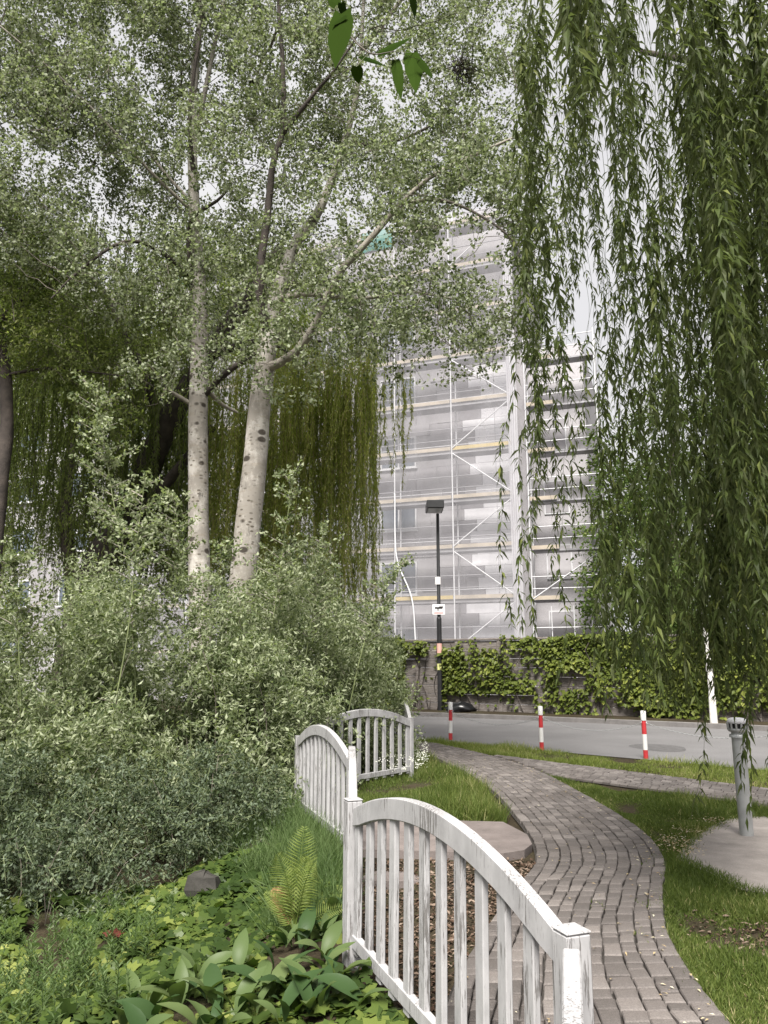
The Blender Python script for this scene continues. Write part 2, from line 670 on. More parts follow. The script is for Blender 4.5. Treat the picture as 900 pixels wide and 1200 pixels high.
def soil_mat():
    m, nt, b = new_mat('soil')
    v = coords(nt)
    a = nramp(nt, nnoise(nt, 1.2, 6, v), [(.35, (.026, .021, .014)), (.55, (.044, .036, .024)), (.72, (.034, .040, .017))])  # soil darkened so bare gaps between plants read as shadow
    f = nramp(nt, nnoise(nt, 60, 4, v), [(.3, (.6, .6, .6)), (.7, (1.5, 1.45, 1.35))])
    nt.links.new(nmix(nt, 1.0, a, f, 'MULTIPLY'), b.inputs['Base Color'])
    b.inputs['Roughness'].default_value = 1
    b.inputs['Specular IOR Level'].default_value = .1
    nbump(nt, b, nnoise(nt, 45, 5, v), .7, .02)
    return m


M['soil'] = soil_mat()


def plank_mat():
    m, nt, b = new_mat('wall_plank')
    v = coords(nt, (1.5, 1.5, 14), rand=True)
    a = nramp(nt, nnoise(nt, 2.5, 7, v, .7), [(.3, (.085, .072, .064)), (.55, (.18, .16, .148)), (.75, (.27, .245, .228))])
    nt.links.new(a, b.inputs['Base Color'])
    b.inputs['Roughness'].default_value = .9
    b.inputs['Specular IOR Level'].default_value = .15
    nbump(nt, b, nnoise(nt, 5, 6, v), .7, .03)
    return m


M['wall_plank'] = plank_mat()


def insul_mat(name, lo, hi):
    m, nt, b = new_mat(name)
    oi = nt.nodes.new('ShaderNodeObjectInfo')
    c = nramp(nt, oi.outputs['Random'], [(0, lo), (1, hi)])
    f = nramp(nt, nnoise(nt, 2.0, 5, coords(nt, (1, 1, 1), rand=True)), [(.3, (.9, .9, .9)), (.7, (1.08, 1.08, 1.08))])
    nt.links.new(nmix(nt, 1.0, c, f, 'MULTIPLY'), b.inputs['Base Color'])
    b.inputs['Roughness'].default_value = .9
    b.inputs['Specular IOR Level'].default_value = .1
    return m


M['insul_grey'] = insul_mat('grey_insulation', (.24, .23, .245), (.40, .385, .40))
M['insul_white'] = insul_mat('white_insulation', (.58, .57, .60), (.70, .69, .72))
M['facade'] = concrete_mat('facade_render', (.30, .29, .30), .10, .6)
M['facade_white'] = concrete_mat('facade_white', (.40, .385, .40), .06, .6)
M['steel'] = plain('galvanised_tube', (.55, .55, .57), .5, .1, .15, 3)
M['deck'] = plain('deck_steel', (.25, .245, .26), .6, .3, .2, 2)
M['toe_yellow'] = plain('toe_board_yellow', (.42, .33, .15), .7, 0, .2, 1.5)
M['toe_wood'] = plain('toe_board_wood', (.36, .31, .25), .75, 0, .25, 1.5)
M['glass_dark'] = plain('window_glass', (.10, .12, .15), .12, 0, .2, 1)
M['frame_white'] = plain('window_frame', (.55, .55, .57), .5, 0, .05, 1)


def net_mat(name, col, alpha):
    m, nt, b = new_mat(name)
    tr = nt.nodes.new('ShaderNodeBsdfTransparent')
    df = nt.nodes.new('ShaderNodeBsdfDiffuse')
    df.inputs['Color'].default_value = (*col, 1)
    tl = nt.nodes.new('ShaderNodeBsdfTranslucent')
    tl.inputs['Color'].default_value = (*col, 1)
    a = nt.nodes.new('ShaderNodeAddShader')
    m1 = nt.nodes.new('ShaderNodeMixShader')
    m1.inputs[0].default_value = .5
    nt.links.new(df.outputs[0], m1.inputs[1])
    nt.links.new(tl.outputs[0], m1.inputs[2])
    mr = nt.nodes.new('ShaderNodeMapRange')
    nt.links.new(nnoise(nt, 1.1, 4, coords(nt, (1, 1, .35))), mr.inputs[0])
    mr.inputs[1].default_value = .3
    mr.inputs[2].default_value = .7
    mr.inputs[3].default_value = alpha * .75
    mr.inputs[4].default_value = min(1, alpha * 1.25)
    mx = nt.nodes.new('ShaderNodeMixShader')
    nt.links.new(mr.outputs[0], mx.inputs[0])
    nt.links.new(tr.outputs[0], mx.inputs[1])
    nt.links.new(m1.outputs[0], mx.inputs[2])
    nt.links.new(mx.outputs[0], nt.nodes['Material Output'].inputs['Surface'])
    return m


M['net'] = net_mat('white_net', (.64, .63, .66), .30)
M['net_thick'] = net_mat('white_net_bunched', (.72, .71, .74), .75)
M['net_teal'] = net_mat('teal_net', (.20, .50, .44), .45)
M['black_metal'] = plain('black_metal', (.014, .014, .015), .45, 0, .3, 5)
M['sign_white'] = plain('sign_white', (.78, .76, .76), .5, 0, .05, 5)
M['sign_red'] = plain('sign_red', (.60, .12, .11), .5, 0, .05, 5)
M['sticker_pink'] = plain('sticker_pink', (.62, .35, .30), .5, 0, .1, 5)
M['sticker_yellow'] = plain('sticker_yellow', (.62, .62, .25), .5, 0, .1, 5)
M['bollard_red'] = plain('bollard_red', (.42, .030, .035), .45, 0, .15, 9)
M['bollard_white'] = plain('bollard_white', (.60, .59, .58), .45, 0, .08, 9)
M['zinc'] = plain('zinc_pipe', (.36, .37, .37), .45, .45, .2, 7, .1)
M['slot'] = plain('dark_slot', (.012, .012, .012), .9, 0, .1, 5)
M['bag'] = plain('black_plastic', (.010, .010, .011), .3, 0, .3, 8)
M['limewash'] = plain('limewash', (.62, .60, .57), .85, 0, .2, 9)


# ------------------------------------------------------------------ terrain
FYS = [-5, 0, .95, 2.8, 4.7, 7.05, 9.1, 10.3, 12, 14, 20, 30]
FXS = [.1, .2, .40, .75, -.18, -.29, -.95, -.75, .3, .3, -.5, -2]


def ss(a, b, x):
    t = np.clip((x - a) / (b - a), 0, 1)
    return t * t * (3 - 2 * t)


def hgt(x, y):
    x = np.asarray(x, float)
    y = np.asarray(y, float)
    d = np.interp(y, FYS, FXS) - x
    fade = 1 - ss(13, 20, y)
    h = -.04 - .42 * ss(.05, 2.4, d) * fade
    h = h + .06 * np.sin(x * 1.7 + y) * np.cos(y * 1.3 - x * .6) * ss(.3, 2, d) * fade
    # the hollow with wood chips between the near fence and the path
    h = h - .10 * ss(-.02, .25, -d) * (1 - ss(.35, .7, -d)) * (1 - ss(6.6, 7.0, y)) * ss(2.9, 3.4, y)
    return h


def ground_sheet():
    xs = np.unique(np.concatenate([np.linspace(-400, -30, 9), np.linspace(-30, -7, 24), np.linspace(-7, 7, 118), np.linspace(7, 30, 24), np.linspace(30, 400, 9)]))
    ys = np.unique(np.concatenate([np.linspace(-60, -3, 12), np.linspace(-3, 16, 160), np.linspace(16, 45, 30), np.linspace(45, 600, 10)]))
    X, Y = np.meshgrid(xs, ys)
    Z = hgt(X, Y)
    V = np.stack([X, Y, Z], -1).reshape(-1, 3)
    nx, ny = len(xs), len(ys)
    i, j = np.meshgrid(np.arange(nx - 1), np.arange(ny - 1))
    a = (j * nx + i).ravel()
    F = np.stack([a, a + 1, a + nx + 1, a + nx], -1)
    link('ground', np_mesh('ground', [(V, F)], M['soil'], True), kind='structure')


ground_sheet()


def prism_poly(pts, z0, z1):
    """top polygon plus sides"""
    P = np.array([[p[0], p[1]] for p in pts])
    n = len(P)
    V = np.concatenate([np.c_[P, np.full(n, z1)], np.c_[P, np.full(n, z0)]])
    S = [[i, n + i, n + (i + 1) % n, (i + 1) % n] for i in range(n)]
    area = 0.5 * sum(P[i][0] * P[(i + 1) % n][1] - P[(i + 1) % n][0] * P[i][1] for i in range(n))
    top = list(range(n))
    if area < 0:
        top = top[::-1]
    else:
        S = [s[::-1] for s in S]
        S = [s[::-1] for s in S]
    return [(V, np.array([top])), (V, np.array(S))]


# road
RN = np.array([(-6, 23.6), (-1.5, 20.0), (.7, 18.11), (3.16, 15.58), (4.62, 14.16), (5.9, 12.9), (9, 9.9), (16, 3.0)])
RF = np.array([(-6, 30.2), (-2.0, 28.0), (1.01, 26.07), (4.39, 24.03), (7.05, 22.1), (9.26, 20.5), (13, 17.2), (22, 9.0)])
V = np.concatenate([np.c_[RN, np.full(8, -.030)], np.c_[RF, np.full(8, -.030)]])
F = np.array([[i, i + 1, 8 + i + 1, 8 + i] for i in range(7)])
link('road', np_mesh('road', [(V, F)], M['asphalt']), kind='structure')


def strip_kerb(line, w, z0, z1, name, mat):
    L = np.asarray(line, float)
    T = unit(np.gradient(L, axis=0))
    Nn = np.c_[-T[:, 1], T[:, 0]]
    A, B = L, L + Nn * w
    n = len(L)
    V = np.concatenate([np.c_[A, np.full(n, z0)], np.c_[A, np.full(n, z1 - .01)], np.c_[A + Nn * .015, np.full(n, z1)], np.c_[B, np.full(n, z1)], np.c_[B, np.full(n, z0)]])
    F = []
    for k in range(4):
        for i in range(n - 1):
            F.append([k * n + i, k * n + i + 1, (k + 1) * n + i + 1, (k + 1) * n + i])
    link(name, np_mesh(name, [(V, np.array(F))], mat), kind='structure')


strip_kerb(RF, .16, -.1, .10, 'kerb', M['kerb'])
# soil verge behind the far kerb
WL = np.array([(-5, 31.4), (-1.2, 28.9), (1.3, 27.6), (4.9, 25.4), (8.1, 23.2), (10.6, 21.3), (15, 17.6), (24, 9.5)])
n = len(WL)
RF2 = RF + np.array([.06, .10])
V = np.concatenate([np.c_[RF2, np.full(8, .06)], np.c_[WL + np.array([.3, .5]), np.full(n, .14)]])
F = np.array([[i, i + 1, 8 + i + 1, 8 + i] for i in range(7)])
link('verge', np_mesh('verge', [(V, F)], M['soil']), kind='structure')

# manhole patch on the road: worn darker oval
mc = G(772, 876, -.026)
th = np.linspace(0, 2 * np.pi, 22, endpoint=False)
V = np.c_[mc[0] + .52 * np.cos(th) * (1 + .1 * np.sin(3 * th)), mc[1] + .75 * np.sin(th), np.full(22, -.026)]
pm = concrete_mat('patch_tar', (.098, .095, .095), .3, 8)
link('road_patch', np_mesh('road_patch', [(V, np.arange(22)[None])], pm), kind='structure')

# ------------------------------------------------------------------ brick path
PL = np.array([(-.35, 1.2), (-.12, 2.4), (.14, 3.4), (.38, 4.4), (.64, 5.2), (.98, 6.1), (1.28, 6.9), (1.40, 7.8), (1.43, 8.9), (1.42, 10.4), (1.27, 12.1), (.98, 13.8), (.62, 15.6), (.25, 17.3)])
PR = np.array([(1.30, 1.2), (1.45, 2.4), (1.55, 3.4), (1.62, 4.4), (1.76, 5.2), (2.06, 6.1), (2.36, 6.9), (2.53, 7.8), (2.57, 8.9), (2.53, 10.4), (2.42, 12.1), (2.12, 13.8), (1.55, 15.6), (.85, 17.3)])
NS = 300
PLs, PRs = smooth_path(PL, NS), smooth_path(PR, NS)
mid = (PLs + PRs) / 2
arc = np.concatenate([[0], np.cumsum(np.linalg.norm(np.diff(mid, axis=0), axis=1))])


def pathpt(s, c):
    l = np.array([np.interp(s, arc, PLs[:, k]) for k in (0, 1)])
    r = np.array([np.interp(s, arc, PRs[:, k]) for k in (0, 1)])
    return l + (r - l) * c


V = np.concatenate([np.c_[PLs - .02, np.full(NS, -.022)], np.c_[PRs + .02, np.full(NS, -.022)]])
F = np.array([[i, NS + i, NS + i + 1, i + 1] for i in range(NS - 1)])
path = link('path', np_mesh('path', [(V, F)], M['joint']), kind='structure')


def paver(q, top, tilt):
    """q: 4 corners (x,y), anticlockwise"""
    q = np.asarray(q)
    c = q.mean(0)
    d = unit(q - c)
    jit = RS.normal(0, .0032, (4, 2))
    q0 = q - d * (.004 + RS.uniform(0, .004)) + jit
    q1 = q0 - d * .008
    dz = (q0 - c) @ tilt
    V = np.concatenate([np.c_[q0, np.full(4, -.03)], np.c_[q0, top - .007 + dz], np.c_[q1, top + dz]])
    return V


PVF = np.array([[i + 4 * k, (i + 1) % 4 + 4 * k, (i + 1) % 4 + 4 * k + 4, i + 4 * k + 4] for k in range(2) for i in range(4)] + [[8, 9, 10, 11]])
NCOL = 11
pav = []
for c in range(NCOL):
    s = RS.uniform(0, .1)
    while s < arc[-1] - .2:
        ln = random.choice((.08, .12, .13, .165, .18))
        a0, a1 = c / NCOL, (c + 1) / NCOL
        wob = lambda ss_, k_: 0 if k_ in (0, NCOL) else (.005 * math.sin(ss_ * 2.6 + k_ * 2.3) + .004 * math.sin(ss_ * 7.7 + k_ * 5.1))
        g_ = .0035
        q = [pathpt(s + g_, a0 + wob(s, c)), pathpt(s + g_, a1 + wob(s, c + 1)), pathpt(s + ln - g_, a1 + wob(s + ln, c + 1)), pathpt(s + ln - g_, a0 + wob(s + ln, c))]
        pav.append((q, .008 + RS.normal(0, .0014), RS.normal(0, .008, 2), RS.uniform()))
        s += ln
cy = np.array([np.mean([p[1] for p in q[0]]) for q in pav])
vis = [i for i in np.argsort(cy) if cy[i] > 3.55]
near = vis[:300]
rest = [i for i in range(len(pav)) if i not in set(near) and cy[i] > 2.0]
for i in near:
    q, top, tilt, r = pav[i]
    Vp = paver(q, top, tilt)
    c = Vp.mean(0)
    o = link('brick', np_mesh('brick', [(Vp - c, PVF)], M['paver'], rnd=np.full(12, r)), path)
    o.location = c
Vs, rn = [], []
for i in rest:
    q, top, tilt, r = pav[i]
    Vs.append((paver(q, top, tilt), PVF))
    rn += [r] * 12
part('paving', Vs, M['paver'], path, rnd=rn, kind='stuff')

# sidewalk strip along the road
SA = np.array([(1.3, 15.9), (2.26, 14.36), (4.83, 11.1), (6.2, 9.5), (10, 5.2)])
SB = np.array([(.3, 15.0), (1.55, 13.15), (4.15, 9.92), (5.4, 8.4), (9.2, 4.2)])
SAs, SBs = smooth_path(SA, 120), smooth_path(SB, 120)
V = np.concatenate([np.c_[SAs, np.full(120, -.026)], np.c_[SBs, np.full(120, -.026)]])
F = np.array([[i, 120 + i, 120 + i + 1, i + 1] for i in range(119)])[:, ::-1]
walk = link('sidewalk', np_mesh('sidewalk', [(V, F)], M['joint']), kind='structure')
sarc = np.concatenate([[0], np.cumsum(np.linalg.norm(np.diff((SAs + SBs) / 2, axis=0), axis=1))])


def inside_path(x, y, m=0.0):
    return (x > np.interp(y, PLs[:, 1], PLs[:, 0]) - m) & (x < np.interp(y, PRs[:, 1], PRs[:, 0]) + m) & (y < 17.2)


Vs, rn = [], []
for c in range(9):
    s = RS.uniform(0, .1)
    while s < sarc[-1] - .3:
        ln = random.choice((.12, .165))
        q = []
        for ds, cc in ((0, c), (ln, c), (ln, c + 1), (0, c + 1)):
            l = np.array([np.interp(s + ds, sarc, SBs[:, k]) for k in (0, 1)])
            r = np.array([np.interp(s + ds, sarc, SAs[:, k]) for k in (0, 1)])
            q.append(l + (r - l) * cc / 9)
        s += ln
        if any(bool(inside_path(p[0], p[1], .01)) for p in q):
            continue
        Vs.append((paver(q, .004 + RS.normal(0, .002), RS.normal(0, .01, 2)), PVF))
        rn += [RS.uniform(.3, 1)] * 12
part('paving', Vs, M['paver'], walk, rnd=rn, kind='stuff')

# concrete pad at the right
padpts = [G(792, 1003)[:2], G(812, 978)[:2], G(850, 958)[:2], (4.35, 8.95), (6.6, 7.8), (6.5, 5.2), (3.6, 5.55), G(868, 1040)[:2], G(838, 1024)[:2]]
link('concrete_pad', np_mesh('concrete_pad', prism_poly(padpts, -.15, -.012), M['pad']), kind='structure')

# stone slabs stepping down behind the near fence
st1 = [(-.22, 7.15), (1.02, 7.0), (1.22, 7.12), (1.33, 7.35), (1.36, 7.75), (1.22, 8.35), (-.22, 8.55)]
o = link('step', np_mesh('step', prism_poly(st1, -.06, .028), M['slab']), kind='structure')
st2 = [(-.22, 6.55), (1.0, 6.5), (1.06, 7.35), (-.2, 7.5)]
o = link('step', np_mesh('step', prism_poly(st2, -.22, -.075), M['slab']), kind='structure')

# ------------------------------------------------------------------ fence
PW = 2.1


def arch_z(x, w=PW, z0=.80, rise=.20):
    t = np.clip(x / w, 0, 1)
    return z0 + rise * (1 - (2 * t - 1) ** 2)


def arched_panel(name, label, p0, p1, arched=True, tilt=0.0):
    p0, p1 = np.array(p0, float), np.array(p1, float)
    d = p1 - p0
    w = float(np.linalg.norm(d))
    t = thing(name, label, 'fence panel', (p0[0], p0[1], 0), 'white arched fence panels beside the path')
    t.rotation_euler = (0, tilt, math.atan2(d[1], d[0]))
    x0, x1 = .05, w - .05
    if not arched:
        az = lambda x: np.full_like(np.asarray(x, float), .745)
    else:
        az = lambda x: arch_z(np.asarray(x) - x0, x1 - x0)
    # top rail: curved board, chamfered
    n = 26 if arched else 4
    xs = np.linspace(x0, x1, n)
    zs = az(xs)
    h, th, b = .105, .026, .005
    rows = []
    tang = np.gradient(zs, xs)
    nx, nz = -tang / np.sqrt(1 + tang ** 2), 1 / np.sqrt(1 + tang ** 2)
    for dy, dh in ((-th + b, 0), (th - b, 0), (th, -b), (th, -h + b), (th - b, -h), (-th + b, -h), (-th, -h + b), (-th, -b)):
        rows.append(np.stack([xs + nx * dh * (np.abs(xs - (x0 + x1) / 2) < (x1 - x0) / 2 - .01), np.full(n, dy), zs + nz * dh], -1))
    V = np.stack(rows, 1).reshape(-1, 3)
    F = [[i * 8 + k, i * 8 + (k + 1) % 8, (i + 1) * 8 + (k + 1) % 8, (i + 1) * 8 + k] for i in range(n - 1) for k in range(8)]
    me = np_mesh('top_rail', [(V, np.array(F)[:, ::-1]), (V[:8], np.array([list(range(8))])), (V[-8:], np.array([list(range(8))[::-1]]))], M['paint'])
    link('top_rail', me, t)
    link('bottom_rail', np_mesh('bottom_rail', bbox(x0, x1, -.02, .02, .06, .13), M['paint']), t)
    ns = 12 if arched else max(4, int(w / .18))
    for k, x in enumerate(np.linspace(x0 + .034, x1 - .034, ns)):
        ztop = float(az(np.array([x]))[0]) - .085 - (abs(x - w / 2) > w * .47) * .01
        sx = .034
        me = np_mesh('slat', bbox(-sx, sx, -.014, .014, .03, ztop), M['paint'])
        o = link('slat', me, t)
        o.location = (x, RS.normal(0, .001), 0)
        o.rotation_euler = (0, RS.normal(0, .002), RS.normal(0, .02))
    return t


def fence_post(label, p, h=.83, rz=0.0, w=.045):
    t = thing('fence_post', label, 'fence post', (p[0], p[1], 0), 'white square posts of the fence')
    t.rotation_euler = (0, 0, rz)
    link('shaft', np_mesh('shaft', bbox(-w, w, -w, w, -.35, h, .006), M['paint']), t)
    link('post_cap', np_mesh('post_cap', bbox(-w - .001, w + .001, -w - .001, w + .001, h + .001, h + .009, .003), M['paint']), t)
    return t


FP1, FP2 = (-.18, 4.72), (.60, 2.68)
C0, C1 = (-.97, 9.15), (-.29, 7.08)
D0, D1 = (-.98, 10.25), (.40, 12.0)
arched_panel('picket_fence', 'largest arched white slatted fence panel nearest the brick path bend', FP1, FP2, True, .028)
arched_panel('picket_fence', 'edge-on white arched panel just behind the near corner post', C1, FP1)
arched_panel('picket_fence', 'tightly slatted white arched panel along the shrub edge', C0, C1)
arched_panel('picket_fence', 'smaller far arched panel with grass growing at its foot', D0, D1)
arched_panel('picket_fence', 'farthest panel seen edge-on rising behind the last fence post', D1, (.285, 14.05))
ang = math.atan2(FP2[1] - FP1[1], FP2[0] - FP1[0])
arched_panel('low_picket_fence', 'straight flat-topped white rail section running toward the viewer', (FP2[0] - .012, FP2[1] - .05), (.21, 1.0), False)
fence_post('weathered white post with flaking cap at the near panel low end', FP2, .765, ang)
fence_post('white corner post beside the ivy at the near panel far end', FP1, .83, ang)
fence_post('white post where the tight panel meets the edge-on panel', C1, .79, math.atan2(C1[1] - C0[1], C1[0] - C0[0]), .035)
fence_post('white post against the shrub at the tight panel far end', C0, .80, math.atan2(C1[1] - C0[1], C1[0] - C0[0]))
fence_post('last white post beside the tall grass at the far panel end', D1, .82, math.atan2(D1[1] - D0[1], D1[0] - D0[0]), .035)


# ------------------------------------------------------------------ bollards, chains, lamp
def ring_tube(x, y, z0, z1, r, sides=16, bev=0.0):
    zz = [z0, z1 - bev, z1] if bev else [z0, z1]
    rr = [r, r, r - bev] if bev else [r, r]
    P = [(x, y, z) for z in zz]
    return tube(P, rr, sides)


BOLL = []
for k, (u, v, lab) in enumerate(((528, 867, 'red and white bollard in the verge nearest the last fence post'),
                                 (635, 879, 'red and white bollard in the verge, middle of the chained row'),
                                 (757, 889, 'red and white bollard in front of the dark manhole patch'))):
    p = G(u, v, -.03)
    h = (.82, .84, .83)[k]
    t = thing('bollard', lab, 'bollard', (p[0], p[1], -.05), 'red and white bollards along the road')
    r = .042
    zs = [0, .17, .50, .74]
    fr = [0, .20, .52, .80, 1.0]
    for j in range(4):
        nm = ('red_band', 'white_band', 'red_band', 'white_cap')[j]
        mt = M['bollard_red'] if j in (0, 2) else M['bollard_white']
        part(nm, ring_tube(p[0], p[1], -.05 + (h + .02) * fr[j] - (0.1 if j == 0 else 0), -.05 + (h + .02) * fr[j + 1], r + (.006 if j == 3 else 0), 16, .012 if j == 3 else 0), mt, t, True)
    part('eyelet', tube([(p[0] + .055 * math.cos(a), p[1] - .01, .60 + .02 * math.sin(a)) for a in np.linspace(0, 2 * np.pi, 9)], .006, 5), M['steel'], t)
    if k == 0:
        t.rotation_euler = (0, math.radians(1.0), 0)
    BOLL.append(p)


def chain(label, a, b, sag):
    n = 60
    t = np.linspace(0, 1, n)
    P = np.array(a)[None] * (1 - t)[:, None] + np.array(b)[None] * t[:, None]
    P[:, 2] -= sag * 4 * t * (1 - t)
    Vs = []
    for i in range(n - 1):
        d = unit(P[i + 1] - P[i])
        s = np.cross(d, [0, 0, 1.0]) if i % 2 else np.array([0, 0, 1.0])
        s = unit(s) * .011
        m = (P[i] + P[i + 1]) / 2
        L = np.linalg.norm(P[i + 1] - P[i]) * .62
        loop = [m + d * L * math.cos(q) + s * math.sin(q) for q in np.linspace(0, 2 * np.pi, 9)]
        Vs += tube(loop, .0032, 3, False)
    o = link('chain', np_mesh('chain', Vs, M['zinc'], True))
    tag(o, label, 'chain', 'chains slung between the bollards')


b = [np.array([p[0], p[1], .60]) for p in BOLL]
b0 = np.array([-.6, 19.3, .6])
b4 = np.array([6.35, 12.35, .60])
chain('sagging steel chain left of the first striped bollard by the post', b0, b[0], .18)
chain('sagging steel chain between the first and middle striped bollards', b[0], b[1], .22)
chain('sagging steel chain between the middle and manhole bollards', b[1], b[2], .20)
chain('sagging steel chain running right behind the grey vent pipe', b[2], b4, .18)
t = thing('bollard', 'red and white bollard hidden by the willow at the chain end', 'bollard', (b4[0], b4[1], -.05), 'red and white bollards along the road')
for j in range(4):
    part(('red_band', 'white_band', 'red_band', 'white_cap')[j], ring_tube(b4[0], b4[1], -.05 + .84 * (0, .2, .52, .8)[j], -.05 + .84 * (.2, .52, .8, 1)[j], .042 + (.006 if j == 3 else 0)), M['bollard_red'] if j in (0, 2) else M['bollard_white'], t, True)

# vent pipe
vp = G(875, 977, 0)
t = thing('vent_pipe', 'grey zinc vent pipe with slotted cap on the concrete pad', 'vent pipe', (vp[0], vp[1], 0))
part('pipe', ring_tube(vp[0], vp[1], -.05, 1.00, .064, 24), M['zinc'], t, True)
part('collar', ring_tube(vp[0], vp[1], .90, .93, .083, 24, .005), M['zinc'], t, True)
part('cap', tube([(vp[0], vp[1], z) for z in (1.035, 1.05, 1.065, 1.082, 1.09)], [.086, .094, .092, .075, .045], 24), M['frame_white'], t, True)
part('vent_ring', ring_tube(vp[0], vp[1], .99, 1.04, .074, 24), M['slot'], t, True)
for a in np.linspace(0, 2 * np.pi, 12, endpoint=False):
    c, s = math.cos(a), math.sin(a)
    part('rib', tube([(vp[0] + .088 * c, vp[1] + .088 * s, .975), (vp[0] + .094 * c, vp[1] + .094 * s, 1.045)], .010, 6), M['zinc'], t)
part('lower_ring', tube([(vp[0], vp[1], z) for z in (.955, .97, .985)], [.080, .095, .090], 24), M['zinc'], t, True)

# street lamp
lp = PY(516, 832, 26.9)
lx, ly = lp[0], lp[1]
lz = .1
t = thing('street_lamp', 'tall black street lamp with box head by the ivy wall', 'street lamp', (lx, ly, lz))
top = PY(512, 594, ly)[2]
part('pole', ring_tube(lx, ly, lz - .2, 3.2, .085, 14) + tube([(lx, ly, z) for z in (3.19, 3.25, top - .25)], [.085, .062, .055], 14), M['black_metal'], t, True)
hd = bbox(lx - .42, lx + .18, ly - .75, ly + .30, top - .18, top + .10, .02)
head = part('lamp_head', hd, M['black_metal'], t)
part('lens', [box(lx - .36, lx + .12, ly - .68, ly + .22, top - .195, top - .181)], M['zinc'], head)
sz = PY(514, 715, ly)[2]
sg = part('sign', bbox(lx - .23, lx + .20, ly - .115, ly - .09, sz - .16, sz + .19, .004), M['sign_white'], t)
part('camera_pictogram', [box(lx - .15, lx + .12, ly - .121, ly - .116, sz + .04, sz + .10), box(lx + .0, lx + .14, ly - .123, ly - .1165, sz + .085, sz + .125), box(lx - .06, lx - .02, ly - .1225, ly - .1155, sz - .03, sz + .05)], M['black_metal'], sg)
part('text_line', [box(lx - .18, lx + .15, ly - .121, ly - .116, sz - .12, sz - .085)], M['sign_red'], sg)
z = PY(514, 681, ly)[2]
part('sticker', tube([(lx - .02, ly, z - .12), (lx - .02, ly, z + .14)], .10, 12), M['sign_white'], t, True)
z = PY(515, 761, ly)[2]
part('sticker', tube([(lx, ly, z - .18), (lx, ly, z + .2)], .091, 12), M['sticker_pink'], t, True)
z = PY(515, 782, ly)[2]
part('sticker', tube([(lx, ly, z - .09), (lx, ly, z + .12)], .092, 12), M['sticker_yellow'], t, True)

# black bin bag at the wall foot
bp = PY(541, 833, 26.3)
th = np.linspace(0, 2 * np.pi, 20, endpoint=False)
rows = []
for f, rr in ((0, .34), (.2, .42), (.45, .40), (.7, .28), (.88, .13), (1.0, .03)):
    j = 1 + .16 * np.sin(5 * th + f * 9) + .08 * RS.normal(size=20)
    rows.append(np.c_[bp[0] + rr * 1.15 * np.cos(th) * j, bp[1] + rr * .7 * np.sin(th) * j, np.full(20, .09 + .32 * f) + .03 * np.sin(3 * th)])
V = np.concatenate(rows)
F = np.array([[k * 20 + i, k * 20 + (i + 1) % 20, (k + 1) * 20 + (i + 1) % 20, (k + 1) * 20 + i] for k in range(5) for i in range(20)])
o = link('bin_bag', np_mesh('bin_bag', [(V, F)], M['bag'], True))
tag(o, 'crumpled black plastic bag lying at the wall foot beside the lamp', 'bag')

# ------------------------------------------------------------------ plank wall and creeper
wall = thing('garden_wall', 'weathered grey plank wall half covered in creeper behind the road', 'wall', (WL[2][0], WL[2][1], 0))
warc = np.concatenate([[0], np.cumsum(np.linalg.norm(np.diff(WL, axis=0), axis=1))])


def wallpt(s):
    return np.array([np.interp(s, warc, WL[:, 0]), np.interp(s, warc, WL[:, 1])])


def wallnrm(s):
    d = unit(wallpt(s + .3) - wallpt(s - .3))
    return np.array([d[1], -d[0]])


NB = 13
s_edges = np.linspace(warc[1] - .4, warc[-2], NB + 1)
for k in range(NB):
    a, c = wallpt(s_edges[k]), wallpt(s_edges[k + 1])
    d = c - a
    L = np.linalg.norm(d)
    e = d / L
    rz = math.atan2(d[1], d[0])
    me = np_mesh('plank', bbox(.075, L - .075, -.04, .04, 0, .285, .012), M['wall_plank'])
    for r in range(8):
        o = link('plank', me, wall)
        o.location = (a[0] - WL[2][0] + RS.normal(0, .006), a[1] - WL[2][1] + RS.normal(0, .006), .06 + r * .295)
        o.rotation_euler = (0, RS.normal(0, .003), rz)
    me = np_mesh('pillar', bbox(-.075, .075, -.08, .08, -.3, 2.46, .01), M['wall_plank'])
    o = link('pillar', me, wall)
    o.location = (a[0] - WL[2][0], a[1] - WL[2][1], 0)
    o.rotation_euler = (0, 0, rz)
    me = np_mesh('coping', bbox(.0, L, -.10, .10, 2.425, 2.50, .015), M['wall_plank'])
    o = link('coping', me, wall)
    o.location = (a[0] - WL[2][0] + .0, a[1] - WL[2][1], .0)
    o.rotation_euler = (0, 0, rz)

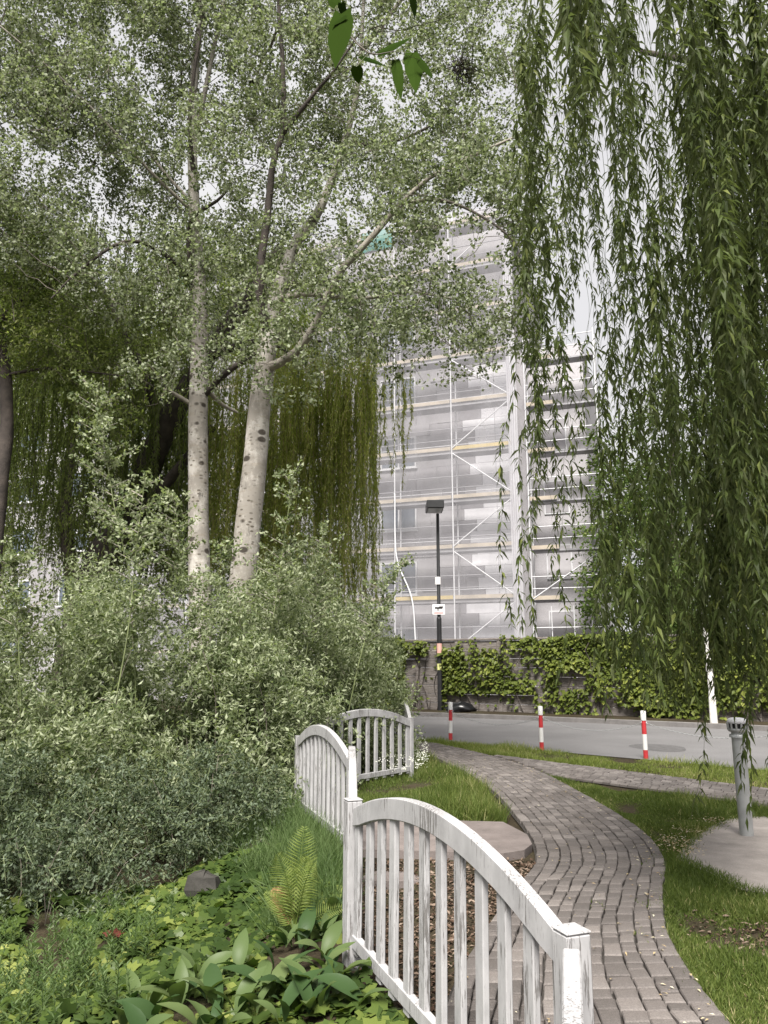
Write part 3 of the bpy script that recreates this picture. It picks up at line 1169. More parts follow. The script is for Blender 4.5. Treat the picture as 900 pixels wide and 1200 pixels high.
# creeper: leaves in hanging shingled clumps over the wall
def creeper():
    n = 27000
    s = RS.uniform(s_edges[0], s_edges[-1], n)
    z = RS.uniform(.15, 2.62, n)
    P2 = np.array([wallpt(a) for a in s])
    Nn = np.array([wallnrm(a) for a in s])
    # picture column of each place on the wall, for the bare patches the photograph shows
    u = 450 + 900 * P2[:, 0] / (P2[:, 1] * CP + (z - 1.6) * SP)
    dens = np.where(u < 521, ((z > 2.0) & (u < 504)) * .6 + (u < 478) * .55 + .022, .9)
    dens = np.where((u > 525) & (u < 575) & (z < .7), .03, dens)
    dens = np.where((u > 575) & (u < 630) & (z < .75), .03, dens)
    dens = np.where((u > 655) & (u < 690) & (z > .9) & (z < 1.45), .04, dens)
    dens = np.where((u > 700) & (z < .45), .30, dens)
    dens = np.where((u > 560) & (u < 590) & (z > 2.2), .02, dens)
    cl = noise3(np.c_[P2, z], 1.6)
    z_top = 2.58 + .12 * noise3(np.c_[P2, 0 * z], 2.4)
    dens = np.where(z > z_top, 0, dens)
    keep = RS.uniform(size=n) < np.clip(dens + .30 * cl * (dens > .2), 0, 1)
    bulge = .10 + .16 * np.clip(.5 + .5 * noise3(np.c_[P2, z * 1.6], 2.6), 0, 1.3)
    off = RS.uniform(.25, 1.0, n) * bulge
    P = np.c_[P2 + Nn * (.05 + off)[:, None], z]
    P, Nn = P[keep], Nn[keep]
    m = len(P)
    D = np.c_[Nn * .45 + RS.normal(0, .55, (m, 2)), -RS.uniform(.1, 1.0, m)]
    N = np.c_[Nn + RS.normal(0, .35, (m, 2)), .75 + RS.normal(0, .3, m)]
    rn = np.clip((off[keep] / .28) * .5 + RS.normal(.12, .2, m), 0, 1)  # leaves nearer the wall toned darker, shade of the gaps put into colour
    L = RS.uniform(.11, .20, m)
    V, F = scatter(QUAD, P, D, N, L, L * .75)
    cr = thing('creeper', 'green virginia creeper hanging in shingled clumps over the plank wall', 'creeper', (WL[3][0], WL[3][1], .1))
    part('foliage', [(V, F)], M['creeper_leaf'], cr, rnd=rep(RS.permutation(rn) * .5 + rn * .5, QUAD), kind='stuff')
    for k in range(40):
        A, B = [], []
        s0 = RS.uniform(s_edges[0], s_edges[-1])
        p = wallpt(s0)
        nn = wallnrm(s0)
        z0 = .1
        x = p + nn * .07
        for j in range(8):
            q = np.array([x[0] + RS.normal(0, .10), x[1] + RS.normal(0, .02), 0])[:2]
            A.append([x[0], x[1], z0])
            z0 += .28
            B.append([q[0], q[1], z0])
            x = q
        part('stem', [prisms(A, B, .014, .012)], M['dark_bark'], cr)


creeper()

# ------------------------------------------------------------------ apartment building under scaffolding
CO = PY(604, 640, 30.6)[:2]
EA = np.array([-math.cos(math.radians(20)), math.sin(math.radians(20))])   # along the facade, leftwards
EB = np.array([math.sin(math.radians(20)), math.cos(math.radians(20))])    # into the building


def W(a, b, z):
    p = CO + EA * a + EB * b
    return np.array([p[0], p[1], z])


def wbox(a0, a1, b0, b1, z0, z1):
    V = np.array([W(a, b, z) for z in (z0, z1) for a, b in ((a0, b0), (a1, b0), (a1, b1), (a0, b1))])
    return V, BOXF[:, ::-1]


ZT = 22.0
LIFT = 2.1
bl = thing('apartment_building', 'grey high apartment block being clad in insulation boards behind scaffolding', 'building', (CO[0], CO[1], 0))
FB = 1.25    # facade plane behind the scaffold front
RB, RW = FB + 1.75, 3.35   # set-back bay to the right of the corner
part('wall', [wbox(.35, 34, FB + .06, FB + 12, -.3, ZT)], M['facade'], bl)
part('wall', [wbox(-RW + .6, .349, RB, FB + 11.9, -.3, 15.9)], M['facade_white'], bl)
part('roof_edge', [wbox(.2, 34.1, FB - .12, FB + 12.1, ZT + .002, ZT + .35)], M['deck'], bl)
wins = []
for fl in range(7):
    for a in (4.55, 8.2, 11.6, 15.2, 18.8, 22.4, 26.0):
        wins.append((a, 1.75 + fl * 2.85))
shared = {}


def wpart(name, key, geo_fn, mat, parent, loc, parent_loc):
    if key not in shared:
        V, F = geo_fn()
        shared[key] = np_mesh(name, [(V, F)] if not isinstance(V, list) else V, mat)
    o = link(name, shared[key], parent)
    o.location = np.asarray(loc) - np.asarray(parent_loc)
    return o


BL0 = np.array([CO[0], CO[1], 0])
o0 = W(0, 0, 0)


def local(a0, a1, b0, b1, z0, z1):
    V, F = wbox(a0, a1, b0, b1, z0, z1)
    return V - o0, F


for a, z in wins:
    pl = W(a, FB, z)
    w = wpart('window', 'win', lambda: (lambda parts: (np.concatenate([p[0] for p in parts]), np.concatenate([p[1] + 8 * i for i, p in enumerate(parts)])))(
        [local(0, 1.7, -.03, .2, 0, .07), local(0, 1.7, -.03, .2, 1.38, 1.45), local(0, .07, -.03, .2, .071, 1.379), local(1.63, 1.7, -.03, .2, .071, 1.379), local(.80, .87, -.02, .2, .071, 1.379)]), M['frame_white'], bl, pl, BL0)
    g = wpart('pane', 'pane', lambda: local(.0705, 1.6295, .02, .05, .0705, 1.3795), M['glass_dark'], w, pl, pl)
    sl_ = wpart('sill', 'sill', lambda: local(-.06, 1.76, -.10, .0, -.05, -.002), M['frame_white'], w, pl, pl)


def in_win(a0, a1, z0, z1):
    return any(a1 > a and a0 < a + 1.7 and z1 > z - .05 and z0 < z + 1.45 for a, z in wins)


# insulation boards: grey running bond, white boards toothed in at the corner
r = 0
z = 0.25
while z < 14.6:
    tooth = (1.55, 1.85, 1.55, 2.1)[r % 4] + (.3 if (r // 4) % 2 else 0)
    # white boards at the corner
    for a0, a1 in ((.36, .95), (.955, tooth)):
        g = wpart('insulation_board', ('w', round(a1 - a0, 3)), lambda: local(0, a1 - a0 - .012, 0, .055, 0, .488), M['insul_white'], bl, W(a0, FB + RS.normal(0, .004), z), BL0)
    a = tooth + .004
    first = .5 if r % 2 else 1.0
    while a < 8.6:
        ln = first
        first = 1.0
        if not in_win(a, a + ln, z, z + .49):
            wpart('insulation_board', ('g', round(ln, 3)), lambda: local(0, ln - .012, 0, .055, 0, .488), M['insul_grey'], bl, W(a, FB + RS.normal(0, .008), z), BL0)
        a += ln
    z += .5
    r += 1
# right bay windows
for fl in range(5):
    pl = W(-1.9, RB - .05, 2.4 + fl * 2.85)
    w = wpart('window', 'win2', lambda: local(0, 1.1, 0, .04, 0, 1.5), M['frame_white'], bl, pl, BL0)
    wpart('pane', 'pane2', lambda: local(.06, 1.04, -.012, -.002, .06, 1.44), M['insul_grey'], w, pl, pl)

# scaffolding
scf = thing('scaffolding', 'steel tube scaffolding with plank decks round the building corner', 'scaffolding', (CO[0], CO[1], 0))
BAY = 2.57
NBAY = 7
NL = 10


def stick(name, key, p, q, r, mat, parent=scf, sides=6):
    p, q = np.asarray(p, float), np.asarray(q, float)
    if key is None or key not in shared:
        V, F = prisms([p * 0], [q - p], r, r, sides)
        me = np_mesh(name, [(V, F)], mat, True)
        if key is not None:
            shared[key] = me
    else:
        me = shared[key]
    o = link(name, me, parent)
    o.location = p - np.array([CO[0], CO[1], 0])
    return o


TR = .034
for k in range(NBAY + 1):
    for b_ in (0.0, .80):
        stick('standard', 'std', W(k * BAY, b_, -.2), W(k * BAY, b_, NL * LIFT + 1.2), TR, M['steel'])
    for l in range(NL + 1):
        stick('transom', 'trn', W(k * BAY, .03, l * LIFT + 0.02), W(k * BAY, .77, l * LIFT + .02), TR * .8, M['steel'])
for l in range(1, NL + 1):
    z = l * LIFT
    for k in range(NBAY):
        a0 = k * BAY
        wpart('deck', 'deck', lambda: local(.04, BAY - .04, .0, .74, -.09, .055), M['deck'], scf, W(a0, 0, z), BL0)
        yel = (l == 2 and k == 1) or (l == 5 and k == 0)
        wpart('toe_board', 'toe' + str(yel), lambda: local(.045, BAY - .045, -.055, -.03, .06, .21), M['toe_yellow'] if yel else M['toe_wood'], scf, W(a0, 0, z), BL0)
        for h in (.52, 1.02):
            stick('guard_rail', 'gr', W(a0 + .035, -.0, z + h), W(a0 + BAY - .035, -.0, z + h), TR * .62, M['deck'])
        stick('guard_rail', 'gr2', W(a0 + .035, .80, z + .52), W(a0 + BAY - .035, .80, z + .52), TR * .5, M['steel'])
for l in range(NL):
    for k in (0, 4):
        if l % 2 == 0:
            stick('brace', 'br0', W(k * BAY + BAY - .05, -.06, l * LIFT + .15), W(k * BAY + .05, -.06, (l + 1) * LIFT - .05 - 1.7 * 0), TR * .8, M['steel']) if False else stick('brace', 'br0', W(k * BAY + .05, -.07, l * LIFT + .15), W(k * BAY + BAY - .05, -.07, (l + 1) * LIFT - .1), TR * .8, M['steel'])
        else:
            stick('brace', 'br1', W(k * BAY + BAY - .05, -.07, l * LIFT + .15), W(k * BAY + .05, -.07, (l + 1) * LIFT - .1), TR * .8, M['steel'])
# set-back bay right of the corner
B2 = 1.55
for a in (-.35, -RW):
    for b_ in (B2, B2 + .75):
        stick('standard', 'stdb', W(a, b_, -.2), W(a, b_, 7 * LIFT + 1.2), TR, M['steel'])
for l in range(1, 8):
    z = l * LIFT
    pl = W(-RW, B2, z)
    wpart('deck', 'deck2', lambda: local(.04, RW - .4, .06, .70, -.02, .055), M['deck'], scf, pl, BL0)
    wpart('toe_board', 'toe2', lambda: local(RW - 1.55, RW - .4, -.055, -.03, .06, .22), M['toe_yellow'] if l in (2, 4) else M['toe_wood'], scf, pl, BL0)
    for h in (.52, 1.02):
        stick('guard_rail', 'gr3', W(-RW + .03, B2, z + h), W(-.38, B2, z + h), TR * .62, M['steel'])
for a in (-1.1, -2.0, -2.7):
    stick('standard', 'stdlow', W(a, B2 + .1, -.2), W(a, B2 + .1, 4.0), TR * .7, M['steel'])
stick('brace', None, W(-.4, B2 - .05, 4.3), W(-RW + .1, B2 - .05, 6.2), TR * .8, M['steel'])
stick('brace', None, W(-RW + .4, B2 - .05, 4.2), W(-RW - .75, B2 - .4, .1), TR, M['steel'])

# nets: wavy sheets, one per bay, and the bunched net at the corner
net = thing('debris_net', 'translucent white debris netting hung over the scaffolding', 'netting', (CO[0], CO[1], 0))


def sheet(fn, na, nz, mat, name='net_sheet'):
    A, Z = np.meshgrid(np.linspace(0, 1, na), np.linspace(0, 1, nz))
    V = np.array([fn(a, z_) for a, z_ in zip(A.ravel(), Z.ravel())])
    i, j = np.meshgrid(np.arange(na - 1), np.arange(nz - 1))
    a = (j * na + i).ravel()
    part(name, [(V, np.stack([a, a + 1, a + na + 1, a + na], -1))], mat, net, True)


for k in range(NBAY):
    sheet(lambda a, z_: W(k * BAY + a * (BAY - .01) + .005, -.17 - .006 * math.sin(a * 9 + z_ * 20 + k) - .012 * math.sin(z_ * 31.4), .1 + z_ * 21.6), 12, 44, M['net'])
sheet(lambda a, z_: W(-.30 + a * .40, -.20 - .07 * math.sin(a * 14 + .6 * math.sin(z_ * 25)), .1 + z_ * 21.4), 18, 40, M['net_thick'], 'bunched_net')
sheet(lambda a, z_: W(-RW - .05 - .0 * a, B2 + a * .9, 4.3 + z_ * 11.5), 8, 30, M['net'])
sheet(lambda a, z_: W(-RW - .85 + z_ * .75 + a * .5, B2 - .45 + .10 * math.sin(a * 9 + z_ * 3) + z_ * .35, .1 + z_ * 4.2), 10, 16, M['net_thick'], 'bunched_net')
for k in (2, 6):
    sheet(lambda a, z_: W(k * BAY + a * BAY * .6, -.24 - .05 * math.sin(a * 12), 20.4 + z_ * 1.0), 12, 5, M['net_teal'], 'teal_sheet')
# drain hose hanging down the left bays
hp = smooth_path([W(5.05, -.4, 8.75), W(5.0, -.38, 8.6), W(5.02, -.3, 7.0), W(4.9, -.3, 5.8), W(4.3, -.3, 4.3), W(4.15, -.3, 2.5)], 30)
o = link('hose', np_mesh('hose', tube(hp, .032, 8), M['frame_white'], True))
tag(o, 'white hose hanging down the scaffold past the dark window', 'hose')


# ------------------------------------------------------------------ vegetation builders
def blob_points(blobs, dens, thr=-.6, nscale=1.0, shell=0.0):
    """blobs: (u, v, depth y, ru px, rv px, rd m)"""
    out = []
    for u, v, y, ru, rv, rd in blobs:
        c = PY(u, v, y)
        k = np.linalg.norm(c - EYE) / 900.0
        ax = np.array([ru * k, rd, rv * k])
        vol = 4.19 * ax.prod()
        n = int(vol * dens * 1.5) + 4
        q = unit(RS.normal(size=(n, 3))) * (RS.uniform(shell, 1, n) ** (1 / 3))[:, None]
        P = c + q * ax
        nz = noise3(P, nscale)
        out.append(P[nz > thr])
    return np.concatenate(out)


def cluster_leaves(C, per, spread, L, up=.3, down=.4, wl=.7, tm=QUAD, dirs=None):
    n = len(C)
    k = RS.poisson(per, n)
    idx = np.repeat(np.arange(n), k)
    m = len(idx)
    if dirs is None:
        ax = unit(RS.normal(size=(n, 3)) + np.array([0, 0, .1]))
    else:
        ax = unit(dirs + RS.normal(0, .35, (n, 3)))
    t = RS.uniform(-1, 1, m)[:, None]
    P = C[idx] + ax[idx] * t * spread + RS.normal(0, spread * .24, (m, 3))
    D = RS.normal(size=(m, 3)) + np.array([0, 0, -down]) + ax[idx] * .5
    N = RS.normal(size=(m, 3)) + np.array([0, 0, up])
    LL = L * RS.uniform(.65, 1.25, m)
    V, F = scatter(tm, P, D, N, LL, LL * wl)
    tone = np.clip(RS.normal(.45, .16, n)[idx] + RS.normal(0, .2, m), 0, 1)
    return (V, F), rep(tone, tm), (C - ax * spread, C + ax * spread)


def tree(name, label, cat, base, trunk_pts, trunk_px, limbs, blobs, dens, leafmat, leaf, per, spread, barkmat, limbmat=None, thr=-.6, nscale=.8, group=None, step=.32, twigr=.0045, wl=.7, down=.4, kill=.4, root_skip=0):
    """trunk_pts: world points; limbs: list of (world points, r0, r1, pale)"""
    t = thing(name, label, cat, base, group)
    TP = smooth_path(trunk_pts, 26)
    TRr = np.interp(np.linspace(0, 1, 26), np.linspace(0, 1, len(trunk_px)), trunk_px)
    part('trunk', tube(TP, TRr, 14, True, .025), barkmat, t, True)
    nodes, par = [], []
    for i, p in enumerate(TP):
        nodes.append(p)
        par.append(i - 1)
    for pts, r0, r1, mt in limbs:
        LP = smooth_path(pts, 16)
        part('limb', tube(LP, np.linspace(r0, r1, 16), 9, True, .03), mt, t, True)
        j = int(np.argmin(np.linalg.norm(np.array(nodes) - LP[0], axis=1)))
        for p in LP:
            nodes.append(p)
            par.append(j)
            j = len(nodes) - 1
    n0 = len(nodes)
    A = blob_points(blobs, dens, thr, nscale)
    sk = root_skip
    ND, PA, near_ = colonize(nodes[sk:], [max(-1, p - sk) for p in par[sk:]], A, step, kill, (0, 0, .06))
    n0 -= sk
    R = branch_radii(PA, n0, twigr, 2.3, .05)
    e = np.arange(n0, len(ND))
    part('branches', [prisms(ND[PA[e]], ND[e], np.minimum(R[e] * 1.15, R[PA[e]]), R[e], 4)], limbmat or barkmat, t, kind='stuff')
    (V, F), rn, (ta, tb) = cluster_leaves(A, per, spread, leaf, wl=wl, down=down)
    part('foliage', [(V, F)], leafmat, t, rnd=rn, kind='stuff')
    part('twigs', [prisms(ta, tb, twigr * .8, twigr * .4, 3)], limbmat or barkmat, t, kind='stuff')
    return t


def px(pts, y):
    return [PY(u, v, yy if yy else y) for u, v, yy in [(p + (None,))[:3] for p in pts]]


def gz(p, dz=-.1):
    return (p[0], p[1], float(hgt(p[0], p[1])) + dz)


# ---- the two white poplars
yA = 12.4
tA = px([(238, 905), (236, 760), (233, 640), (232, 500), (234, 400), (233, 330), (228, 250), (225, 150), (230, 60), (238, 0), (240, -150), (236, -330)], yA)
tA[0] = np.array(gz(tA[0]))
rA = [.23, .195, .172, .162, .150, .125, .10, .08, .07, .06, .04, .015]
limA = [  # dark upper limbs: backlit shade put into the bark colour
    (px([(236, 466), (262, 440, 12.2), (290, 420, 12.0), (322, 405, 11.9), (345, 420, 11.8)], yA), .065, .02, M['dark_bark']),
    (px([(226, 345), (222, 300, 12.2), (224, 258, 12.0), (256, 234, 11.8), (272, 215, 11.7)], yA), .055, .015, M['dark_bark']),
    (px([(222, 472), (205, 462, 12.3), (192, 456, 12.1)], yA), .04, .025, M['grey_bark']),
    (px([(243, 458), (262, 475, 12.6), (278, 483, 12.7)], yA), .04, .022, M['grey_bark']),
    (px([(228, 250), (180, 205, 12.0), (130, 150, 11.6), (70, 90, 11.3), (0, 30, 11.2)], yA), .035, .012, M['grey_bark']),
    (px([(228, 210), (222, 150, 12.0), (228, 80, 11.8), (236, 20, 11.8), (232, -80, 11.8)], yA), .05, .012, M['dark_bark']),
    (px([(230, 160), (250, 60, 12.2), (270, -30, 12.3), (290, -140, 12.3)], yA), .05, .014, M['pale_bark']),
    (px([(232, 330), (180, 290, 11.9), (140, 285, 11.6), (90, 320, 11.4), (60, 350, 11.3)], yA), .045, .012, M['dark_bark']),
    (px([(226, 240), (170, 170, 12.8), (120, 60, 13), (90, -40, 13)], yA), .03, .012, M['grey_bark']),
]
blA = [(110, 200, 12.0, 125, 130, 1.8), (210, 90, 12.4, 120, 140, 2.0), (90, 50, 12.3, 125, 100, 1.8), (215, 320, 12.0, 110, 80, 1.6), (130, 330, 11.8, 80, 50, 1.2),
       (200, 425, 11.6, 70, 42, 1.0), (190, -100, 12.3, 190, 140, 2.0), (20, 20, 12, 90, 90, 1.6), (290, 300, 12.2, 70, 110, 1.3), (20, 120, 12.4, 110, 110, 1.4), (30, 250, 12, 80, 70, 1.0), (60, 190, 12.6, 80, 70, 1.0), (255, 390, 11.3, 60, 40, .7)]
tree('poplar_tree', 'white poplar with straight pale trunk, left of the leaning one', 'tree', gz(tA[0], 0), tA, rA, limA, blA, 11.3, M['poplar_leaf'], .064, 30, .23, M['pale_bark'], M['twig_bark'], thr=-.55, nscale=2.2, root_skip=10)

yB = 11.4
tB = px([(266, 880), (276, 760), (284, 690), (290, 620), (298, 550), (304, 480), (310, 430), (316, 385), (326, 340), (340, 300), (352, 275)], yB)
tB[0] = np.array(gz(tB[0]))
rB = [.26, .230, .205, .195, .188, .172, .160, .140, .11, .095, .085]
limB = [  # limbs in dark bark have their backlit shade coloured in
    (px([(350, 280), (372, 250), (388, 212), (404, 165), (418, 110), (424, 40), (430, -80)], yB), .085, .022, M['pale_bark']),
    (px([(316, 400), (304, 335, 11.0), (314, 250, 10.9), (320, 190, 10.8), (332, 150, 10.8), (331, 70, 10.8), (326, -10, 10.8), (330, -120, 11)], yB), .075, .02, M['dark_bark']),
    (px([(330, 158, 10.8), (352, 130, 10.6), (372, 105, 10.5), (392, 82, 10.4), (420, 40, 10.3)], yB), .045, .012, M['dark_bark']),
    (px([(312, 432), (345, 415, 11.0), (372, 375, 10.8), (396, 322, 10.6), (430, 285, 10.4), (470, 238, 10.3), (508, 205, 10.2), (555, 182, 10.1), (605, 160, 10.0)], yB), .075, .018, M['grey_bark']),
    (px([(326, 350), (360, 345, 11.0), (420, 350, 10.7), (478, 342, 10.5), (530, 350, 10.4)], yB), .05, .012, M['grey_bark']),
    (px([(400, 165), (440, 170, 11.6), (500, 150, 11.6), (560, 100, 11.5)], yB), .045, .012, M['twig_bark']),
    (px([(470, 238, 10.3), (520, 235, 10.2), (575, 260, 10.0), (620, 300, 9.9)], yB), .03, .01, M['twig_bark']),
    (px([(424, 60), (470, 0, 11.4), (520, -70, 11.4)], yB), .05, .015, M['grey_bark']),
]
blB = [(330, 120, 11.2, 100, 150, 1.9), (450, 120, 11.4, 125, 150, 2.0), (440, 280, 10.9, 130, 95, 1.8), (545, 290, 10.4, 85, 120, 1.3), (370, 385, 10.5, 100, 55, 1.3),
       (480, 385, 10.4, 95, 52, 1.1), (590, 180, 10.3, 55, 130, 1.1), (560, 60, 11, 85, 110, 1.7), (575, 385, 10.2, 50, 48, .9), (430, -110, 11.3, 190, 130, 2.0), (615, 330, 10, 40, 90, .8), (340, 430, 10.8, 60, 40, .8), (300, 405, 10.6, 50, 35, .5), (335, 335, 10.4, 60, 55, .6), (470, 320, 10.8, 110, 60, .9), (560, 340, 10.4, 70, 60, .8), (540, 225, 10.3, 85, 65, .8), (605, 250, 10.1, 60, 90, .8), (570, 300, 10.6, 60, 60, .7), (480, 250, 10.8, 70, 60, .7), (400, 440, 10.5, 60, 40, .7), (430, 400, 10.4, 80, 50, .8), (520, 420, 10.3, 70, 35, .7)]
tree('poplar_tree', 'leaning white poplar that forks, with dark scars on its bark', 'tree', gz(tB[0], 0), tB, rB, limB, blB, 11.8, M['poplar_leaf'], .062, 30, .22, M['pale_bark'], M['twig_bark'], thr=-.6, nscale=2.2, root_skip=8)


# ---- hanging willow strands
def strands(tops, lens, leafL, wl, spacing, sway=.12, tm=QUAD, seg=8, stem_r=.004, lift=(0, 0), starts=None, lifts=None):
    """returns list of per-strand ((leafV,leafF), tone, stem) """
    out = []
    for q_, (p, L) in enumerate(zip(tops, lens)):
        st0 = 0.0 if starts is None else starts[q_] / L
        n = max(4, int(L * seg))
        d = RS.normal(0, sway, 2)
        if lifts is not None:
            lift = lifts[q_]
        t = np.linspace(0, 1, n)
        ph = RS.uniform(0, 6.28)
        arch = np.exp(-t * L / .35)
        S = np.stack([p[0] + d[0] * (t ** 1.3) * L * .5 + .075 * np.sin(t * L * 2.4 + ph) * t + .02 * np.sin(t * L * 7 + ph * 3) + lift[0] * (1 - arch),
                      p[1] + d[1] * (t ** 1.3) * L * .5 + .05 * np.cos(t * L * 2.1 + ph) * t + lift[1] * (1 - arch), p[2] - t * L], -1)
        m = max(6, int(L * (1 - st0) / spacing))
        ms = int(L * st0 / spacing * .06)
        tt = np.sort(np.concatenate([RS.uniform(max(.02, st0), 1, m), RS.uniform(.02, max(.03, st0), ms)]))
        m += ms
        P = np.stack([np.interp(tt, t, S[:, k]) for k in range(3)], -1)
        az = np.arange(m) * 2.4 + RS.normal(0, .8, m)
        o = RS.uniform(.15, 1.5, m)
        D = np.stack([np.cos(az) * o, np.sin(az) * o, -np.ones(m)], -1)
        N = np.stack([np.cos(az), np.sin(az), o], -1) + RS.normal(0, .45, (m, 3))
        LL = leafL * RS.uniform(.6, 1.2, m) * (1 - .35 * tt ** 3)
        V, F = scatter(tm, P, D, N, LL, LL * wl)
        tone = np.clip(RS.normal(.45, .12) + RS.normal(0, .2, m), 0, 1)
        out.append(((V, F), rep(tone, tm), S))
    return out


# far willow on the left, behind the poplars
def far_willow():
    y0 = 16.5
    tb = px([(70, 760), (105, 690), (150, 600), (195, 500), (240, 420), (290, 350), (330, 290)], y0)
    tb[0] = np.array(gz(tb[0]))
    t = thing('weeping_willow', 'weeping willow with dark leaning trunk behind the poplars', 'tree', tuple(tb[0]))
    part('trunk', tube(smooth_path(tb, 22), np.linspace(.38, .14, 22), 12, True, .05), M['dark_bark'], t, True)
    lim = [(px([(95, 760), (112, 690), (150, 625), (200, 560), (250, 500)], y0 - .2), .22, .08),
           (px([(195, 500), (150, 400), (110, 330), (60, 290)], y0), .15, .04),
           (px([(290, 350), (370, 330), (430, 360)], y0), .12, .03), (px([(240, 420), (300, 400), (380, 400)], y0 - .6), .10, .03)]
    for P, a, c in lim:
        part('limb', tube(smooth_path(P, 14), np.linspace(a, c, 14), 9, True, .05), M['dark_bark'], t, True)
    groups = []
    tops, lens = [], []

    def add(n, u0, u1, vt0, vt1, vb0, vb1, ya, yb, nsc=1.0):
        for _ in range(n):
            u = RS.uniform(u0, u1)
            y = RS.uniform(ya, yb)
            p = PY(u, RS.uniform(vt0, vt1), y)
            q = PY(u, RS.uniform(vb0, vb1), y)
            tops.append(p)
            lens.append(max(.5, p[2] - q[2]))
    add(150, 345, 440, 400, 480, 580, 720, 14.5, 16.5)
    add(90, 325, 440, 380, 470, 470, 560, 14.0, 16)
    add(9, 442, 482, 430, 450, 500, 580, 14, 15)
    add(130, 240, 345, 400, 520, 600, 730, 15, 17.5)
    add(60, 300, 440, 640, 660, 690, 760, 15, 16)
    S = strands(tops, lens, .11, .20, .013, .05, QUAD, 5)
    Vs = [s[0] for s in S]
    rn = np.concatenate([s[1] for s in S])
    part('foliage', Vs, M['far_willow_leaf'], t, rnd=rn, kind='stuff')
    A = np.concatenate([s[2][:-1] for s in S])
    B = np.concatenate([s[2][1:] for s in S])
    part('hanging_stems', [prisms(A, B, .006, .005, 3)], M['straw_stem'], t, kind='stuff')
    tops.clear()
    lens.clear()
    add(250, -60, 235, 300, 480, 480, 700, 15, 19)
    add(160, -60, 240, 240, 400, 350, 500, 15, 18)
    add(70, 100, 240, 420, 560, 600, 720, 16, 18)
    S = strands(tops, lens, .12, .24, .016, .08, QUAD, 5)
    part('inner_foliage', [s[0] for s in S], M['dull_willow_leaf'], t, rnd=np.concatenate([s[1] for s in S]), kind='stuff')
    A = np.concatenate([s[2][:-1] for s in S])
    B = np.concatenate([s[2][1:] for s in S])
    part('inner_stems', [prisms(A, B, .006, .005, 3)], M['twig_bark'], t, kind='stuff')


far_willow()

# dark tree at the left edge
yL = 13.2
tL = px([(-12, 760), (-6, 640), (2, 560), (8, 500), (6, 440), (-4, 380), (-20, 300), (-30, 200)], yL)
tL[0] = np.array(gz(tL[0]))
tree('dark_tree', 'dark trunked tree cut off at the left picture edge', 'tree', gz(tL[0], 0), tL, [.16, .13, .12, .115, .11, .10, .08, .05],
     [(px([(4, 440), (60, 432, 13), (140, 440, 12.8)], yL), .035, .012, M['dark_bark']), (px([(-4, 380), (40, 340), (90, 330)], yL), .06, .02, M['dark_bark'])],
     [(30, 380, 13.2, 110, 70, 1.2), (-10, 290, 13.2, 80, 110, 1.2), (110, 400, 13.0, 80, 55, 1.0), (150, 470, 13.3, 60, 50, .9), (40, 300, 13.2, 50, 40, .8)], 26, M['dull_willow_leaf'], .080, 26, .26, M['dark_bark'], M['twig_bark'], thr=-.5, nscale=1.0, wl=.42, down=1.0, root_skip=4)

# dense trees between the willow and the building
for uu, lab, bb in ((80, 'dense dull green tree filling the gap left of the straight poplar', [(60, 400, 21, 130, 90, 2), (150, 470, 21, 110, 90, 2), (40, 560, 21.5, 70, 90, 1.6), (190, 600, 21, 80, 100, 1.8), (110, 650, 21, 120, 70, 1.6), (0, 640, 20.5, 90, 90, 1.5), (60, 720, 20, 110, 60, 1.4), (-30, 540, 21, 60, 70, 1.3), (230, 350, 21, 90, 80, 1.8)]),
                    (330, 'dense olive tree seen behind the leaning poplar', [(280, 440, 20, 90, 90, 1.8), (340, 540, 20, 85, 110, 1.6), (270, 600, 20, 80, 100, 1.6), (370, 420, 20, 80, 70, 1.6), (350, 660, 19.5, 80, 70, 1.5), (300, 340, 20, 90, 80, 1.8)])):
    yy = 21.0 if uu < 200 else 20.0
    tp = px([(uu, 800), (uu + 5, 700), (uu - 4, 600), (uu + 6, 500), (uu, 400), (uu + 5, 330)], yy)
    tp[0] = np.array(gz(tp[0]))
    tree('background_tree', lab, 'tree', tuple(tp[0]), tp, [.22, .2, .18, .14, .1, .05], [], bb, 4.2, M['dull_willow_leaf'], .12, 40, .45, M['dark_bark'], M['twig_bark'], thr=-.75, nscale=.8, step=.5, kill=.6, wl=.4, down=1.2, root_skip=3)

# leafy tree behind the wall at the right
yR = 31.0
tR = px([(800, 815), (800, 760), (795, 700), (790, 640), (786, 570), (790, 500)], yR)
tR[0][2] = -.1
tree('maple_tree', 'bushy green tree rising behind the creeper wall, right of the scaffold', 'tree', tuple(tR[0]), tR, [.25, .22, .2, .17, .12, .06],
     [(px([(795, 700), (750, 650), (715, 620)], yR), .1, .04, M['dark_bark']), (px([(790, 660), (840, 600), (880, 560)], yR), .1, .04, M['dark_bark'])],
     [(790, 540, 31, 90, 100, 2.2), (730, 660, 31, 48, 110, 1.8), (850, 640, 31, 90, 130, 2.2), (760, 720, 30.5, 75, 60, 1.8), (880, 480, 31, 80, 80, 2), (850, 760, 30.5, 90, 60, 1.8)], 3.0, M['tree_leaf'], .15, 34, .55, M['dark_bark'], M['twig_bark'], thr=-.7, nscale=.6, step=.6, kill=.8, root_skip=3)

# slim lime-washed trunk at the far verge
yW = 21.3
tW = px([(836, 840), (833, 800), (829, 770), (826, 740), (822, 700), (818, 660)], yW)
tW[0][2] = .05
tree('young_tree', 'slim young tree with white painted trunk at the road verge', 'tree', tuple(tW[0]), tW, [.10, .085, .075, .07, .05, .03],
     [(px([(826, 740), (840, 715), (850, 690)], yW), .035, .015, M['grey_bark'])], [(825, 690, 21.3, 45, 45, .9), (850, 650, 21.3, 40, 50, .8)], 6, M['tree_leaf'], .10, 26, .3, M['limewash'], M['twig_bark'], root_skip=3)


